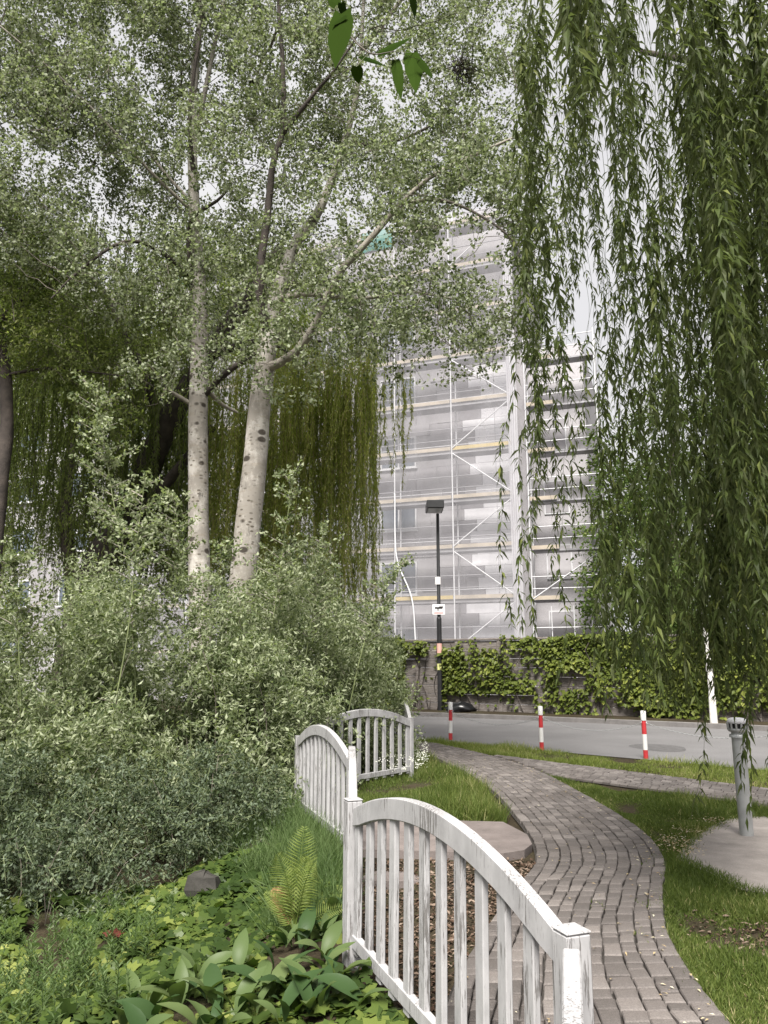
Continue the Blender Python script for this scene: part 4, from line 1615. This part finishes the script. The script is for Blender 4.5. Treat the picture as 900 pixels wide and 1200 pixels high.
# ---- right willow, hanging close to the camera
def right_willow():
    base = np.array([4.9, 4.6, -.05])
    t = thing('weeping_willow', 'large weeping willow curtain hanging down the right side over the path', 'tree', tuple(base))
    part('trunk', tube(smooth_path([base, base + [.05, .05, 1.5], base + [.0, .15, 3.2], base + [-.2, .3, 5.2], base + [-.3, .5, 7.5]], 18), np.linspace(.38, .20, 18), 14, True, .06), M['dark_bark'], t, True)
    limb_ends = []
    for P, r0 in (([base + [-.1, .2, 4.4], [4.0, 5.2, 7.0], [3.0, 5.4, 8.1], [1.9, 5.5, 8.2]], .13),
                  ([base + [-.1, .2, 3.6], [4.6, 6.0, 6.3], [4.2, 7.6, 8.2], [3.4, 8.8, 9.6]], .13),
                  ([base + [-.2, .3, 4.8], [4.2, 4.4, 7.6], [3.2, 3.8, 8.2], [2.2, 3.5, 8.0]], .11),
                  ([base + [-.2, .4, 5.6], [5.0, 6.2, 9.2], [4.6, 7.4, 10.6]], .10),
                  ([base + [-.2, .3, 6.0], [4.2, 6.4, 9.6], [3.0, 7.2, 10.3], [1.9, 7.6, 10.2]], .10)):
        part('limb', tube(smooth_path(P, 18), np.linspace(r0, .03, 18), 9, True, .05), M['dark_bark'], t, True)
        limb_ends.append(smooth_path(P, 12))
    LP = np.concatenate(limb_ends)
    tops, lens, lifts, free = [], [], [], []

    def add(n, u0, u1, ya, yb, vt, vb, minlen=.6, clump=4):
        for k_ in range(n):
            if k_ % clump == 0:
                uc, yc, vbc, vtc = RS.uniform(u0, u1), RS.uniform(ya, yb), RS.uniform(*vb), RS.uniform(*vt)
            u = uc + (RS.normal(0, 13) if k_ % clump else 0) + 22
            y = yc + (RS.normal(0, .07) if k_ % clump else 0)
            if k_ % clump == 0:
                par_ = None
            q = PY(u, vbc - abs(RS.normal(0, 45)), y)
            p = PY(u, vtc + RS.normal(0, 30), y)
            L = max(minlen, p[2] - q[2])
            tp_ = np.array([q[0], q[1], q[2] + L])
            if par_ is None:
                par_ = tp_
                lifts.append((0.0, 0.0))
                free.append(True)
            else:
                lifts.append((tp_[0] - par_[0], tp_[1] - par_[1]))
                free.append(False)
                zt_ = max(par_[2] - abs(RS.normal(0, .35)), q[2] + .5)
                L = zt_ - q[2]
                tp_ = np.array([par_[0], par_[1], zt_])
            tops.append(tp_)
            lens.append(L)
    # thin outer strands at the left edge of the curtain
    add(5, 616, 640, 4.6, 5.6, (-60, 120), (700, 780), clump=1)
    add(5, 622, 665, 4.6, 6.0, (-80, 60), (400, 560), clump=1)
    add(8, 650, 700, 4.4, 6.5, (-80, 40), (150, 400), clump=3)
    add(4, 600, 640, 5.2, 6.4, (-60, 160), (560, 740), clump=1)
    # the veil with sky behind it
    add(20, 660, 800, 4.2, 6.0, (-120, 60), (240, 520), clump=2)
    add(24, 690, 800, 4.2, 6.2, (200, 420), (520, 760), clump=2)
    add(50, 640, 835, 6.2, 8.2, (-40, 300), (220, 560), clump=2)
    # the curtain above the bollards
    add(92, 690, 900, 4.2, 6.6, (430, 640), (760, 862))
    add(40, 700, 880, 5.5, 7.5, (500, 660), (750, 850))
    # dense dark mass at the right edge
    add(110, 835, 950, 3.2, 6.0, (-160, 250), (300, 660))
    add(60, 850, 945, 3.8, 6.5, (150, 500), (600, 850))
    add(9, 870, 925, 4.0, 7.0, (500, 700), (880, 990), clump=3)
    # overhanging tips at the top
    add(30, 640, 840, 2.6, 3.8, (-300, -80), (10, 170), clump=5)
    tops_, full = list(tops), []
    for p, L in zip(tops, lens):
        full.append(max(p[2], 1.6 + p[1] * 1.22) if free[len(full)] else p[2])          # every strand starts up in the limbs, above the frame
    S = strands([np.array([p[0], p[1], z]) for p, z in zip(tops, full)], [z - (p[2] - L) for p, L, z in zip(tops, lens, full)], .130, .195, .0200, .09, FIVE, 8, starts=[z - p[2] for p, z in zip(tops, full)], lifts=lifts)
    order = np.argsort([s_[2][:, 1].mean() for s_ in S])
    off = np.array(t.location)
    restV, restR = [], []
    cA, cB = [], []
    for rank, i in enumerate(order):
        (V, F), rn, st = S[i]
        sv = tube(st, np.linspace(.0018, .0011, len(st)), 3, False)
        nv = sum(len(a) for a, _ in sv)
        pr = [(V - off, F)] + [(a - off, f) for a, f in sv]
        rr = np.concatenate([rn, np.full(nv, .55)])
        if rank < 300:
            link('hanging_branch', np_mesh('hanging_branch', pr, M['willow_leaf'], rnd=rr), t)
        else:
            restV += pr
            restR.append(rr)
        if not free[i]:
            continue
        c = st[0]
        e = LP[np.argmin(np.linalg.norm(LP - c - [0, 0, .6], axis=1))]
        cur = smooth_path([c, (c + e) / 2 + np.array([0, 0, .35]), e], 6)
        cA.append(cur[:-1])
        cB.append(cur[1:])
    if restV:
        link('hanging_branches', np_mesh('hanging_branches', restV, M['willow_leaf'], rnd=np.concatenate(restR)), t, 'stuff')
    part('side_shoots', [prisms(np.concatenate(cA), np.concatenate(cB), .006, .007, 4)], M['twig_bark'], t, kind='stuff')


right_willow()


# ---- linden twig at the top of the frame
def linden():
    P0 = PY(395, -60, 2.3)
    stem = smooth_path([P0 + [.1, .1, .5], P0, PY(398, 0, 2.25), PY(402, 30, 2.2), PY(432, 62, 2.15), PY(462, 60, 2.12)], 16)
    t = thing('hanging_twig', 'twig of broad leaves darkened as if backlit dangling in at the top', 'twig', tuple(stem[0]))
    part('stem', tube(stem, np.linspace(.005, .0015, 16), 5), M['twig_bark'], t, True)
    st2 = smooth_path([PY(485, -60, 2.2), PY(484, 0, 2.2)], 6)
    for (u0, v0, u1, v1, w) in ((400, 16, 392, 78, .6), (394, 6, 385, -14, .9), (400, 4, 404, 22, .8), (425, 66, 452, 76, .55), (444, 62, 482, 42, .55), (418, 78, 420, 98, .95), (464, 72, 470, 116, .35), (484, 62, 488, 106, .4), (492, 70, 508, 92, .6), (484, -6, 487, 22, .9), (404, 18, 388, 30, .6)):
        a = PY(u0, v0, 2.2 + RS.normal(0, .03))
        b_ = PY(u1, v1, 2.18 + RS.normal(0, .03))
        L = np.linalg.norm(b_ - a)
        V, F = scatter(HEART, [a], [b_ - a], [np.array([RS.normal(0, .3), -.9, .5 + RS.normal(0, .3)])], [L], [max(L * w * .62, .028)])
        part('leaf', [(V, F)], M['linden_leaf'], t, rnd=rep(RS.uniform(0, 1, 1), HEART))
        near_s = stem[np.argmin(np.linalg.norm(stem - a, axis=1))]
        part('leaf_stalk', [prisms([near_s], [a], .0012, .001, 4)], M['green_stem'], t)


linden()

# ---- dark clump of twigs high in the poplar crown
nc = PY(541, 82, 10.6)
A = nc + RS.normal(0, .08, (220, 3)) * [1.2, 1.2, .8]
B = A + RS.normal(0, .10, (220, 3))
o = link('nest', np_mesh('nest', [prisms(A, B, .006, .004, 3)], M['dark_bark']))
tag(o, 'small dark twig nest in the upper crown of the leaning poplar', 'nest')


# ------------------------------------------------------------------ shrubs
def shrub(name, label, cells, dens, leafmat, leaf, per, spread, stems, thr=-.9, nscale=1.3, wl=.38, up=.6, group=None, tw=.003, kill=.3, step=.22, core=.35):
    """cells: list of (x, y, rx, ry, ztop): domes standing on the ground"""
    P = []
    for x, y, rx, ry, zt in cells:
        vol = 2.1 * rx * ry * (zt + .4)
        n = int(vol * dens)
        q = unit(RS.normal(size=(n, 3)))
        q[:, 2] = np.abs(q[:, 2])
        q *= (RS.uniform(core, 1, n) ** .5)[:, None]
        X = x + q[:, 0] * rx
        Y = y + q[:, 1] * ry
        g = hgt(X, Y)
        Z = g + .05 + q[:, 2] * (zt - g)
        P.append(np.c_[X, Y, Z])
    P = np.concatenate(P)
    P = P[noise3(P, nscale) > thr]
    x, y = cells[0][0], cells[0][1]
    t = thing(name, label, 'shrub', (x, y, float(hgt(x, y))), group)
    nodes, par = [], []
    for cx_, cy_, rx, ry, zt in cells:
        for k in range(stems):
            bx, by = cx_ + RS.normal(0, rx * .25), cy_ + RS.normal(0, ry * .25)
            nodes += [np.array([bx, by, float(hgt(bx, by)) - .05]), np.array([bx + RS.normal(0, .08), by + RS.normal(0, .08), float(hgt(bx, by)) + .25])]
            par += [-1, len(nodes) - 2]
    ND, PA, _ = colonize(nodes, par, P, step, kill, (0, 0, .12), 60)
    R = branch_radii(PA, len(nodes), tw, 2.4, .028)
    e = np.array([i for i in range(len(ND)) if PA[i] >= 0])
    part('branches', [prisms(ND[PA[e]], ND[e], np.minimum(R[e] * 1.15, R[PA[e]]), R[e], 3)], M['twig_bark'], t, kind='stuff')
    (V, F), rn, (ta, tb) = cluster_leaves(P, per, spread, leaf, up=up, down=-.25, wl=wl)
    part('foliage', [(V, F)], leafmat, t, rnd=rn, kind='stuff')
    part('twigs', [prisms(ta, tb, tw * .7, tw * .3, 3)], M['green_stem'], t, kind='stuff')
    return t


shrub('silver_shrub', 'wide silver-green shrub massed below the two poplar trunks', [(-2.5, 9.6, 1.5, 1.3, 2.75), (-1.75, 9.4, 1.0, 1.1, 2.1), (-1.5, 10.8, 1.2, 1.2, 2.9), (-3.3, 9.2, 1.3, 1.3, 2.6)], 125, M['shrub_leaf'], .068, 24, .17, 5, thr=-.6, nscale=1.9, wl=.42)
shrub('silver_shrub', 'pale silver shrub spilling over behind the far fence panel', [(-.9, 12.0, 1.05, 1.0, 2.6), (-1.5, 12.6, 1.4, 1.2, 3.6), (-.3, 13.2, .85, .9, 2.8)], 120, M['shrub_leaf'], .072, 24, .18, 4)
shrub('silver_shrub', 'silver-green shrub filling the left edge under the dark tree', [(-4.6, 9.0, 1.4, 1.3, 2.4), (-5.6, 9.8, 1.3, 1.3, 3.0), (-4.2, 10.8, 1.5, 1.2, 3.1)], 115, M['shrub_leaf'], .068, 24, .18, 4)
shrub('dark_shrub', 'low dark small-leaved shrub skirting the ivy bank', [(-2.6, 7.75, 1.2, .8, .72), (-3.7, 7.5, 1.2, .9, .85), (-1.75, 8.3, .8, .65, .75), (-3.0, 6.9, 1.0, .55, .28), (-4.6, 6.9, 1.2, .8, .65)], 270, M['dark_shrub_leaf'], .044, 24, .11, 7, thr=-.5, nscale=2.4, wl=.5)


# upright suckers growing out of the shrubs
def sucker(label, pts, y, spread, n, leafL=.055, mat='shrub_leaf'):
    S = smooth_path(px(pts, y), 20)
    S[0] = gz(S[0])
    t = thing('poplar_sucker', label, 'sapling', tuple(S[0]), 'upright suckers among the shrubs')
    part('stem', tube(S, np.linspace(.010, .003, 20), 6), M['green_stem'], t, True)
    C, D, A, B = [], [], [], []
    for k in range(n):
        f = RS.uniform(.35, 1.0)
        i = f * 19
        p = S[int(i)] + (S[min(19, int(i) + 1)] - S[int(i)]) * (i % 1)
        a = RS.uniform(0, 6.28)
        ln = spread * (1.15 - f * .75) * RS.uniform(.5, 1.1)
        d = unit(np.array([math.cos(a), math.sin(a), .55]))
        A.append(p)
        B.append(p + d * ln)
        for q in np.linspace(.25, 1, max(2, int(ln / .11))):
            C.append(p + d * ln * q)
            D.append(d)
    C, D = np.array(C), np.array(D)
    (V, F), rn, _ = cluster_leaves(C, 13, .09, leafL, up=.6, down=-.2, wl=.6, dirs=D)
    part('branches', [prisms(A, B, .006, .002, 3)], M['grey_bark'], t, kind='stuff')
    part('foliage', [(V, F)], M[mat], t, rnd=rn, kind='stuff')


sucker('tall leafy sucker rising left of the straight poplar trunk', [(160, 880), (155, 700), (135, 600), (122, 520), (108, 450)], 9.2, .62, 60)
sucker('thin sucker with bare lower stem left of the straight trunk', [(130, 850), (150, 740), (160, 640), (170, 560)], 8.6, .5, 40)
sucker('leafy sucker standing right before the straight trunk foot', [(225, 880), (218, 760), (212, 660), (205, 580)], 9.4, .6, 48)
sucker('slender sucker leaning right beside the leaning poplar', [(300, 860), (318, 740), (332, 640), (345, 550)], 9.9, .52, 44)
sucker('leafy sucker beneath the yellow willow curtain', [(345, 860), (360, 760), (372, 680), (380, 620)], 10.4, .5, 44)
sucker('pale sucker leaning right over the far fence panel', [(405, 850), (425, 760), (448, 700), (470, 660)], 11.0, .5, 44)
sucker('sucker spreading at the left edge below the dark trunk', [(25, 850), (22, 760), (18, 690), (14, 640)], 8.6, .5, 44)
sucker('short sucker between the two white trunks', [(255, 860), (258, 760), (262, 690), (268, 640)], 10.0, .45, 36)


# ------------------------------------------------------------------ ground plants on the bank
def fence_d(x, y):
    return np.interp(y, FYS, FXS) - x


def ivy_cover():
    n = 15000
    x = RS.uniform(-3.4, .6, n)
    y = RS.uniform(2.6, 7.6, n)
    d = fence_d(x, y)
    ok = (d > .06) & (d < 3.0) & ~((y > 7.2) & (x < -1.8))
    x, y, d = x[ok], y[ok], d[ok]
    hum = .10 + .06 * noise3(np.c_[x, y, x * 0], 2.2)
    z = hgt(x, y) + RS.uniform(.15, 1, len(x)) * np.clip(hum, .02, .3)
    keep = noise3(np.c_[x, y, 0 * x], 3.2) > -1.15
    P = np.c_[x, y, z][keep]
    m = len(P)
    D = np.c_[RS.normal(0, 1, (m, 2)) + [0.1, -.5], RS.normal(-.35, .3, m)]
    N = np.c_[RS.normal(0, .38, (m, 2)) + [0, -.25], np.ones(m)]
    L = RS.uniform(.06, .125, m)
    V, F = scatter(IVY, P, D, N, L, L)
    tone = np.clip(.45 + .20 * noise3(P, 1.8) + RS.normal(0, .24, m), 0, 1)
    o = link('ivy_cover', np_mesh('ivy_cover', [(V, F), ], M['ivy_leaf'], rnd=rep(tone, IVY)), kind='stuff')


ivy_cover()


BLADE = (np.array([[0, .5, 0], [0, -.5, 0], [.55, .38, .02], [.55, -.38, .02], [1, 0, -.18]]), np.array([[0, 1, 3], [0, 3, 2], [2, 3, 4]]))


def grass(name, x, y, z, L, W_, lean, mat, parent=None, label=None):
    m = len(x)
    P = np.c_[x, y, z]
    D = np.c_[RS.normal(0, lean, (m, 2)), np.ones(m)]
    a = RS.uniform(0, 6.28, m)
    N = np.c_[np.cos(a), np.sin(a), np.zeros(m)]
    LL = L * RS.uniform(.45, 1.2, m)
    V, F = scatter(BLADE, P, D, N, LL, np.full(m, W_))
    tone = np.clip(RS.beta(2.2, 2.6, m) + .12 * noise3(P, 2.5) + (RS.uniform(size=m) < .035) * .6, 0, 1)
    link(name, np_mesh(name, [(V, F)], mat, rnd=rep(tone, BLADE)), kind='stuff')


def inpoly(x, y, poly):
    poly = np.asarray(poly)
    r = np.zeros(len(x), bool)
    j = len(poly) - 1
    for i in range(len(poly)):
        xi, yi = poly[i]
        xj, yj = poly[j]
        c = ((yi > y) != (yj > y)) & (x < (xj - xi) * (y - yi) / (yj - yi + 1e-12) + xi)
        r ^= c
        j = i
    return r


def fill(poly, n):
    poly = np.asarray(poly, float)
    a, b_ = poly.min(0), poly.max(0)
    x = RS.uniform(a[0], b_[0], n)
    y = RS.uniform(a[1], b_[1], n)
    k = inpoly(x, y, poly)
    return x[k], y[k]


# verge between sidewalk and road
vg = np.concatenate([SAs[::6] + [.02, .03], [(10, 8.6)], RN[[5, 4, 3, 2]] + [-.03, -.05], [(.2, 18.4), (-.4, 18.4), (.2, 17.0)]])
x, y = fill(vg, 200000)
grass('verge_grass', x, y, hgt(x, y), .10 + .05 * noise3(np.c_[x, y, 0 * x], 2), .007, .45, M['verge_blade'])
# triangle between path and sidewalk
pe = [tuple(q) for q in PRs[::6] if 7.3 < q[1] < 12.6]
tri = [G(655, 911)[:2], G(720, 922)[:2], G(790, 932)[:2], G(865, 944)[:2], (5.2, 8.1), G(862, 953)[:2], G(822, 972)[:2], G(798, 998)[:2], (2.56, 7.5)] + pe
x, y = fill(tri, 110000)
grass('lawn_grass', x, y, hgt(x, y), .075 + .035 * noise3(np.c_[x, y, 0 * x], 3), .007, .5, M['grass_blade'])
# lawn at the lower right
rg = [G(790, 1008)[:2], G(835, 1028)[:2], G(865, 1044)[:2], (3.6, 5.5), (4.2, 4.6), (3.6, 3.0), (2.2, 2.6)] + [tuple(q) for q in PRs[::5] if 2.9 < q[1] < 6.75]
x, y = fill(rg, 130000)
bare = np.hypot((x - 2.75) / .55, (y - 5.0) / .42) < 1 + .25 * noise3(np.c_[x, y, 0 * x], 4)
k = ~bare | (RS.uniform(size=len(x)) < .12)
x, y = x[k], y[k]
grass('lawn_grass', x, y, hgt(x, y), .085 + .03 * noise3(np.c_[x, y, 0 * x], 3), .006, .5, M['grass_blade'])
# tufts overlapping the pad and path edges
E_ = np.array([padpts[0], padpts[8], padpts[7], (3.2, 5.7), (3.9, 5.5)])
tq = RS.uniform(0, 4, 5000)
P2 = np.stack([np.interp(tq, np.arange(5), E_[:, k]) for k in (0, 1)], -1) + RS.normal(0, .05, (5000, 2))
E2 = np.array([padpts[0], padpts[1], padpts[2], padpts[3]])
tq = RS.uniform(0, 3, 4000)
P2 = np.concatenate([P2, np.stack([np.interp(tq, np.arange(4), E2[:, k]) for k in (0, 1)], -1) + RS.normal(0, .045, (4000, 2))])
pe_ = PRs[(PRs[:, 1] > 3) & (PRs[:, 1] < 12)]
P2 = np.concatenate([P2, pe_[RS.integers(0, len(pe_), 5000)] + np.abs(RS.normal(0, .05, (5000, 1))) * [1, 0] + RS.normal(0, .02, (5000, 2))])
grass('edge_grass', P2[:, 0], P2[:, 1], hgt(P2[:, 0], P2[:, 1]), .075, .005, .7, M['grass_blade'])
# long grass behind the near panel at the foot of the far panel
tf = [(-.55, 9.6), (-.4, 8.5), (.9, 8.4), (1.25, 8.45)] + [(q[0] - .10, q[1]) for q in PLs[::6] if 8.6 < q[1] < 15.5] + [(.55, 15.5), (.42, 12.4), (-.3, 11.2)]
x, y = fill(tf, 30000)
grass('long_grass', x, y, hgt(x, y), .17 + .07 * noise3(np.c_[x, y, 0 * x], 2), .0065, .42, M['grass_blade'])
# rough grass along the foot of the tight panel
x = RS.uniform(-2.3, 0, 24000)
y = RS.uniform(5.3, 9.2, 24000)
d = fence_d(x, y)
k = (d > .02) & ((d < .55) | ((d < 1.25) & (noise3(np.c_[x, y, 0 * x], 2) > -.3)))
x, y = x[k], y[k]
grass('rough_grass', x, y, hgt(x, y), .30, .006, .55, M['herb_leaf'])

# little weeds in the paving joints
for (u, v) in ((757, 1013), (759, 1060), (752, 1095), (768, 1005), (700, 1060)):
    c = G(u, v)
    n = 60
    x = c[0] + RS.normal(0, .035, n)
    y = c[1] + RS.normal(0, .05, n)
    grass('joint_weeds', x, y, np.full(n, -.01), .035, .005, .9, M['grass_blade'])

# white flowering weeds in the long grass
x = RS.uniform(-.1, .75, 260)
y = RS.uniform(11.2, 14.6, 260)
k = np.abs(x - np.interp(y, [11, 14.8], [.2, .55])) < .35
x, y = x[k], y[k]
z = hgt(x, y) + RS.uniform(.2, .38, len(x))
P = np.c_[x, y, z]
P = np.repeat(P, 6, 0) + RS.normal(0, .02, (len(P) * 6, 3))
V, F = scatter(QUAD, P, RS.normal(size=P.shape), RS.normal(0, .4, P.shape) + [0, 0, 1], .018, .016)
link('white_blossom', np_mesh('white_blossom', [(V, F)], M['flower'], rnd=rep(RS.uniform(0, 1, len(P)), QUAD)), kind='stuff')

# wood chips in the hollow, and on the bare patch at the right
def chips(name, x, y, zo=.004):
    m = len(x)
    P = np.c_[x, y, hgt(x, y) + RS.uniform(0, .025, m) + zo]
    D = np.c_[RS.normal(size=(m, 2)), RS.normal(0, .25, m)]
    N = np.c_[RS.normal(0, .3, (m, 2)), np.ones(m)]
    L = RS.uniform(.02, .06, m)
    V, F = scatter(QUAD, P, D, N, L, L * .4)
    link(name, np_mesh(name, [(V, F)], M['chips'], rnd=rep(RS.uniform(0, 1, m), QUAD)), kind='stuff')


x = RS.uniform(-.3, 1.3, 9000)
y = RS.uniform(2.9, 7.0, 9000)
k = (fence_d(x, y) < -.0) & (x < np.interp(y, PL[:, 1], PL[:, 0]) - .01)
chips('wood_chips', x[k], y[k])
x = 2.75 + RS.normal(0, .40, 2200)
y = 5.0 + RS.normal(0, .32, 2200)
chips('wood_chips', x, y)

# fallen leaflets on the paving and along its edges
n = 420
s = RS.uniform(2, 15, n)
c = np.where(RS.uniform(size=n) < .45, RS.beta(8, 1, n), RS.uniform(0, 1, n))
P2 = np.array([pathpt(a, b_) for a, b_ in zip(s, c)])
e = [G(u, v)[:2] for u, v in ((795, 990), (800, 998), (790, 985), (812, 975), (835, 962))]
P3 = np.concatenate([np.array(q) + RS.normal(0, .10, (90, 2)) for q in e])
P2 = np.concatenate([P2, P3])
P = np.c_[P2, RS.uniform(.016, .024, len(P2))]
m = len(P)
L = RS.uniform(.014, .038, m)
V, F = scatter(QUAD, P, np.c_[RS.normal(size=(m, 2)), RS.normal(0, .1, m)], np.c_[RS.normal(0, .15, (m, 2)), np.ones(m)], L, L * .4)
link('fallen_leaves', np_mesh('fallen_leaves', [(V, F)], M['litter'], rnd=rep(RS.uniform(0, 1, m), QUAD)), kind='stuff')


# lily of the valley: broad upright leaves, one plant after another
LILY = tmpl_strip([.06, .22, .34, .38, .34, .22, .02], .55, .16)
LILY = (LILY[0] * [1, 1, 1], LILY[1])
lily_meshes = []
for k in range(6):
    L = RS.uniform(.17, .25)
    V, F = scatter(LILY, [[0, 0, 0]], [[.42, 0, .9]], [[-.9, RS.normal(0, .15), .42]], [L], [L * RS.uniform(.85, 1.05)])
    lily_meshes.append(np_mesh('leaf', [(V, F)], M['lily_leaf'], True, rep(RS.uniform(.1, 1, 1), LILY)))


def lily(x, y, n=3):
    t = thing('lily_of_the_valley', 'broad leaved lily of the valley plant on the bank before the fence', 'plant', (x, y, float(hgt(x, y)) + .0), 'lily of the valley plants at the fence foot')
    a0 = RS.uniform(0, 6.28)
    for k in range(n):
        o = link('leaf', lily_meshes[RS.integers(6)], t)
        o.rotation_euler = (RS.normal(0, .22), RS.normal(0, .2) + .30, a0 + k * 6.28 / n + RS.normal(0, .3))
        s = RS.uniform(.75, 1.2)
        o.scale = (s, s, s)
        o.location = (RS.normal(0, .012), RS.normal(0, .012), .03)
    return t


cnt = 0
for u, v in [(u, v) for v in (1150, 1166, 1182, 1200, 1222) for u in range(150, 500, 30)]:
    u2, v2 = u + RS.normal(0, 9), v + RS.normal(0, 6)
    p = G(u2, v2, -.18)
    if fence_d(p[0], p[1]) < .10 or (u2 < 230 and v2 < 1175) or (u2 < 330 and v2 < 1160):
        continue
    lily(p[0], p[1], RS.integers(2, 4))
for u, v in ((400, 1105), (430, 1130), (415, 1120), (445, 1150), (350, 1125), (378, 1118)):
    p = G(u, v, -.12)
    if fence_d(p[0], p[1]) > .05:
        lily(p[0], p[1], 3)

# spurge-like stems at the lower left
def herb(label, u, v, h, n, group='leafy upright stems at the lower left'):
    p = G(u, v, -.35)
    g = float(hgt(p[0], p[1]))
    t = thing('leafy_herb', label, 'plant', (p[0], p[1], g), group)
    for k in range(n):
        b0 = np.array([p[0] + RS.normal(0, .07), p[1] + RS.normal(0, .07), g - .02])
        tp = b0 + np.array([RS.normal(0, .07), RS.normal(0, .07), h * RS.uniform(.7, 1.15)])
        S = smooth_path([b0, (b0 + tp) / 2 + [RS.normal(0, .02), 0, 0], tp], 9)
        m = 26
        f = np.linspace(.25, 1, m)
        P = np.stack([np.interp(f, np.linspace(0, 1, 9), S[:, j]) for j in range(3)], -1)
        a = np.arange(m) * 2.4
        D = np.c_[np.cos(a), np.sin(a), .45 + .6 * f]
        N = np.c_[-np.cos(a), -np.sin(a), np.ones(m) * 1.3]
        L = .075 * (1.1 - .55 * f) * RS.uniform(.8, 1.2, m)
        V, F = scatter(FIVE, P, D, N, L, L * .24)
        sv = tube(S, np.linspace(.003, .0015, 9), 4, False)
        nv = sum(len(a_) for a_, _ in sv)
        part('leafy_stem', [(V, F)] + sv, M['herb_leaf'], t, rnd=np.concatenate([rep(RS.uniform(0, 1, m), FIVE), np.full(nv, .4)]))


for u, v in [(u, v) for v in (1105, 1135, 1165, 1195, 1225) for u in range(-10, 180, 30)]:
    if u > 60 + (v - 1100) * .1 + 70 and v > 1170:
        continue
    herb('clump of narrow-leaved green stems in the lower left corner', u + RS.normal(0, 8), v + RS.normal(0, 8), .34, 4)
for u, v, lab in ((330, 985, 'feathery green herb standing behind the fern'), (300, 965, 'tall green herb beside the dark stone'), (362, 975, 'bright leafy herb rooted at the foot of the tight panel'), (270, 975, 'green herb leaning over the dark stone'), (345, 955, 'green herb below the shrub by the fence')):
    herb(lab, u, v + 25, .42, 5, None)


# fern
def fern():
    c = G(345, 1118, -.12)
    g = float(hgt(c[0], c[1])) + .03
    t = thing('fern', 'bright yellow-green fern with one brown frond on the ivy bank', 'fern', (c[0], c[1], g))
    specs = [(-.25, .85, .66, 'g'), (.05, .95, .70, 'g'), (.35, .85, .68, 'g'), (-.55, .55, .46, 'd'), (-.75, .60, .42, 'g'), (-.05, .7, .6, 'g'), (1.2, .30, .40, 'g'), (.18, .85, .62, 'g')]
    for lean, up, L, kind in specs:
        s = np.linspace(0, 1, 20)
        back = RS.normal(.1, .25)
        L *= .78
        S = np.stack([c[0] + lean * L * s ** 1.3 * .8, c[1] + back * L * s ** 1.4, g + L * (s * (up + .42) - .30 * s ** 2.6)], -1)
        f = np.linspace(.22, 1, 24)
        P = np.stack([np.interp(f, s, S[:, j]) for j in range(3)], -1)
        T = unit(np.gradient(P, axis=0))
        view = np.array([0, -1.0, .6])
        side = unit(np.cross(T, view))
        wl_ = L * .24 * np.sin(np.pi * (f * .86 + .10)) ** .8
        Vs, nleaf = [], 0
        for sg in (1, -1):
            D = side * sg + T * .45
            N = np.cross(D, T) * sg * -1 + RS.normal(0, .25, P.shape)
            Vs.append(scatter(FIVE, P, D, N, wl_, np.full(len(P), .0085)))
            nleaf += len(P)
        sv = tube(S, np.linspace(.0035, .001, 20), 4, False)
        nv = sum(len(a_) for a_, _ in sv)
        o = part('frond', Vs + sv, M['fern_leaf'] if kind == 'g' else M['dead_leaf'], t, rnd=np.concatenate([np.repeat(RS.uniform(.2, 1, nleaf), 5), np.full(nv, .3)]))
        if kind == 'd':
            o['label'] = 'withered brown frond'


fern()

# dark stone in the bank
sc = PY(241, 1008, 6.75)
g = float(hgt(sc[0], sc[1]))
V = []
F = []
nlat, nlon = 5, 8
for i in range(nlat):
    for j in range(nlon):
        a, bb = math.pi * i / (nlat - 1), 2 * math.pi * j / nlon
        q = np.array([math.sin(a) * math.cos(bb), math.sin(a) * math.sin(bb), math.cos(a)])
        q = np.sign(q) * np.abs(q) ** .6
        V.append(np.array([sc[0], sc[1], g + .04]) + q * [.15, .11, .11] * (1 + .12 * RS.normal()))
for i in range(nlat - 1):
    for j in range(nlon):
        F.append([i * nlon + j, (i + 1) * nlon + j, (i + 1) * nlon + (j + 1) % nlon, i * nlon + (j + 1) % nlon])
o = link('rock', np_mesh('rock', [(np.array(V), np.array(F))], M['stone']))
tag(o, 'dark grey stone block poking out of the ivy bank', 'stone')

# small plant with dark red leaves
p = G(130, 1128, -.30)
g = float(hgt(p[0], p[1]))
t = thing('red_seedling', 'small seedling with two dark red leaves among the ivy', 'plant', (p[0], p[1], g))
part('stem', tube([p * [1, 1, 0] + [0, 0, g], p * [1, 1, 0] + [.005, 0, g + .22]], .003, 5), M['dark_bark'], t)
for a in (-.2, 3.3, 1.6, 4.6):
    V, F = scatter(IVY, [np.array([p[0] + .005, p[1], g + .22])], [[math.cos(a), math.sin(a) * .5, .15]], [[-.3 * math.cos(a), -.6, 1]], [.075], [.07])
    part('leaf', [(V, F)], M['red_leaf'], t, rnd=rep(RS.uniform(0, 1, 1), IVY))
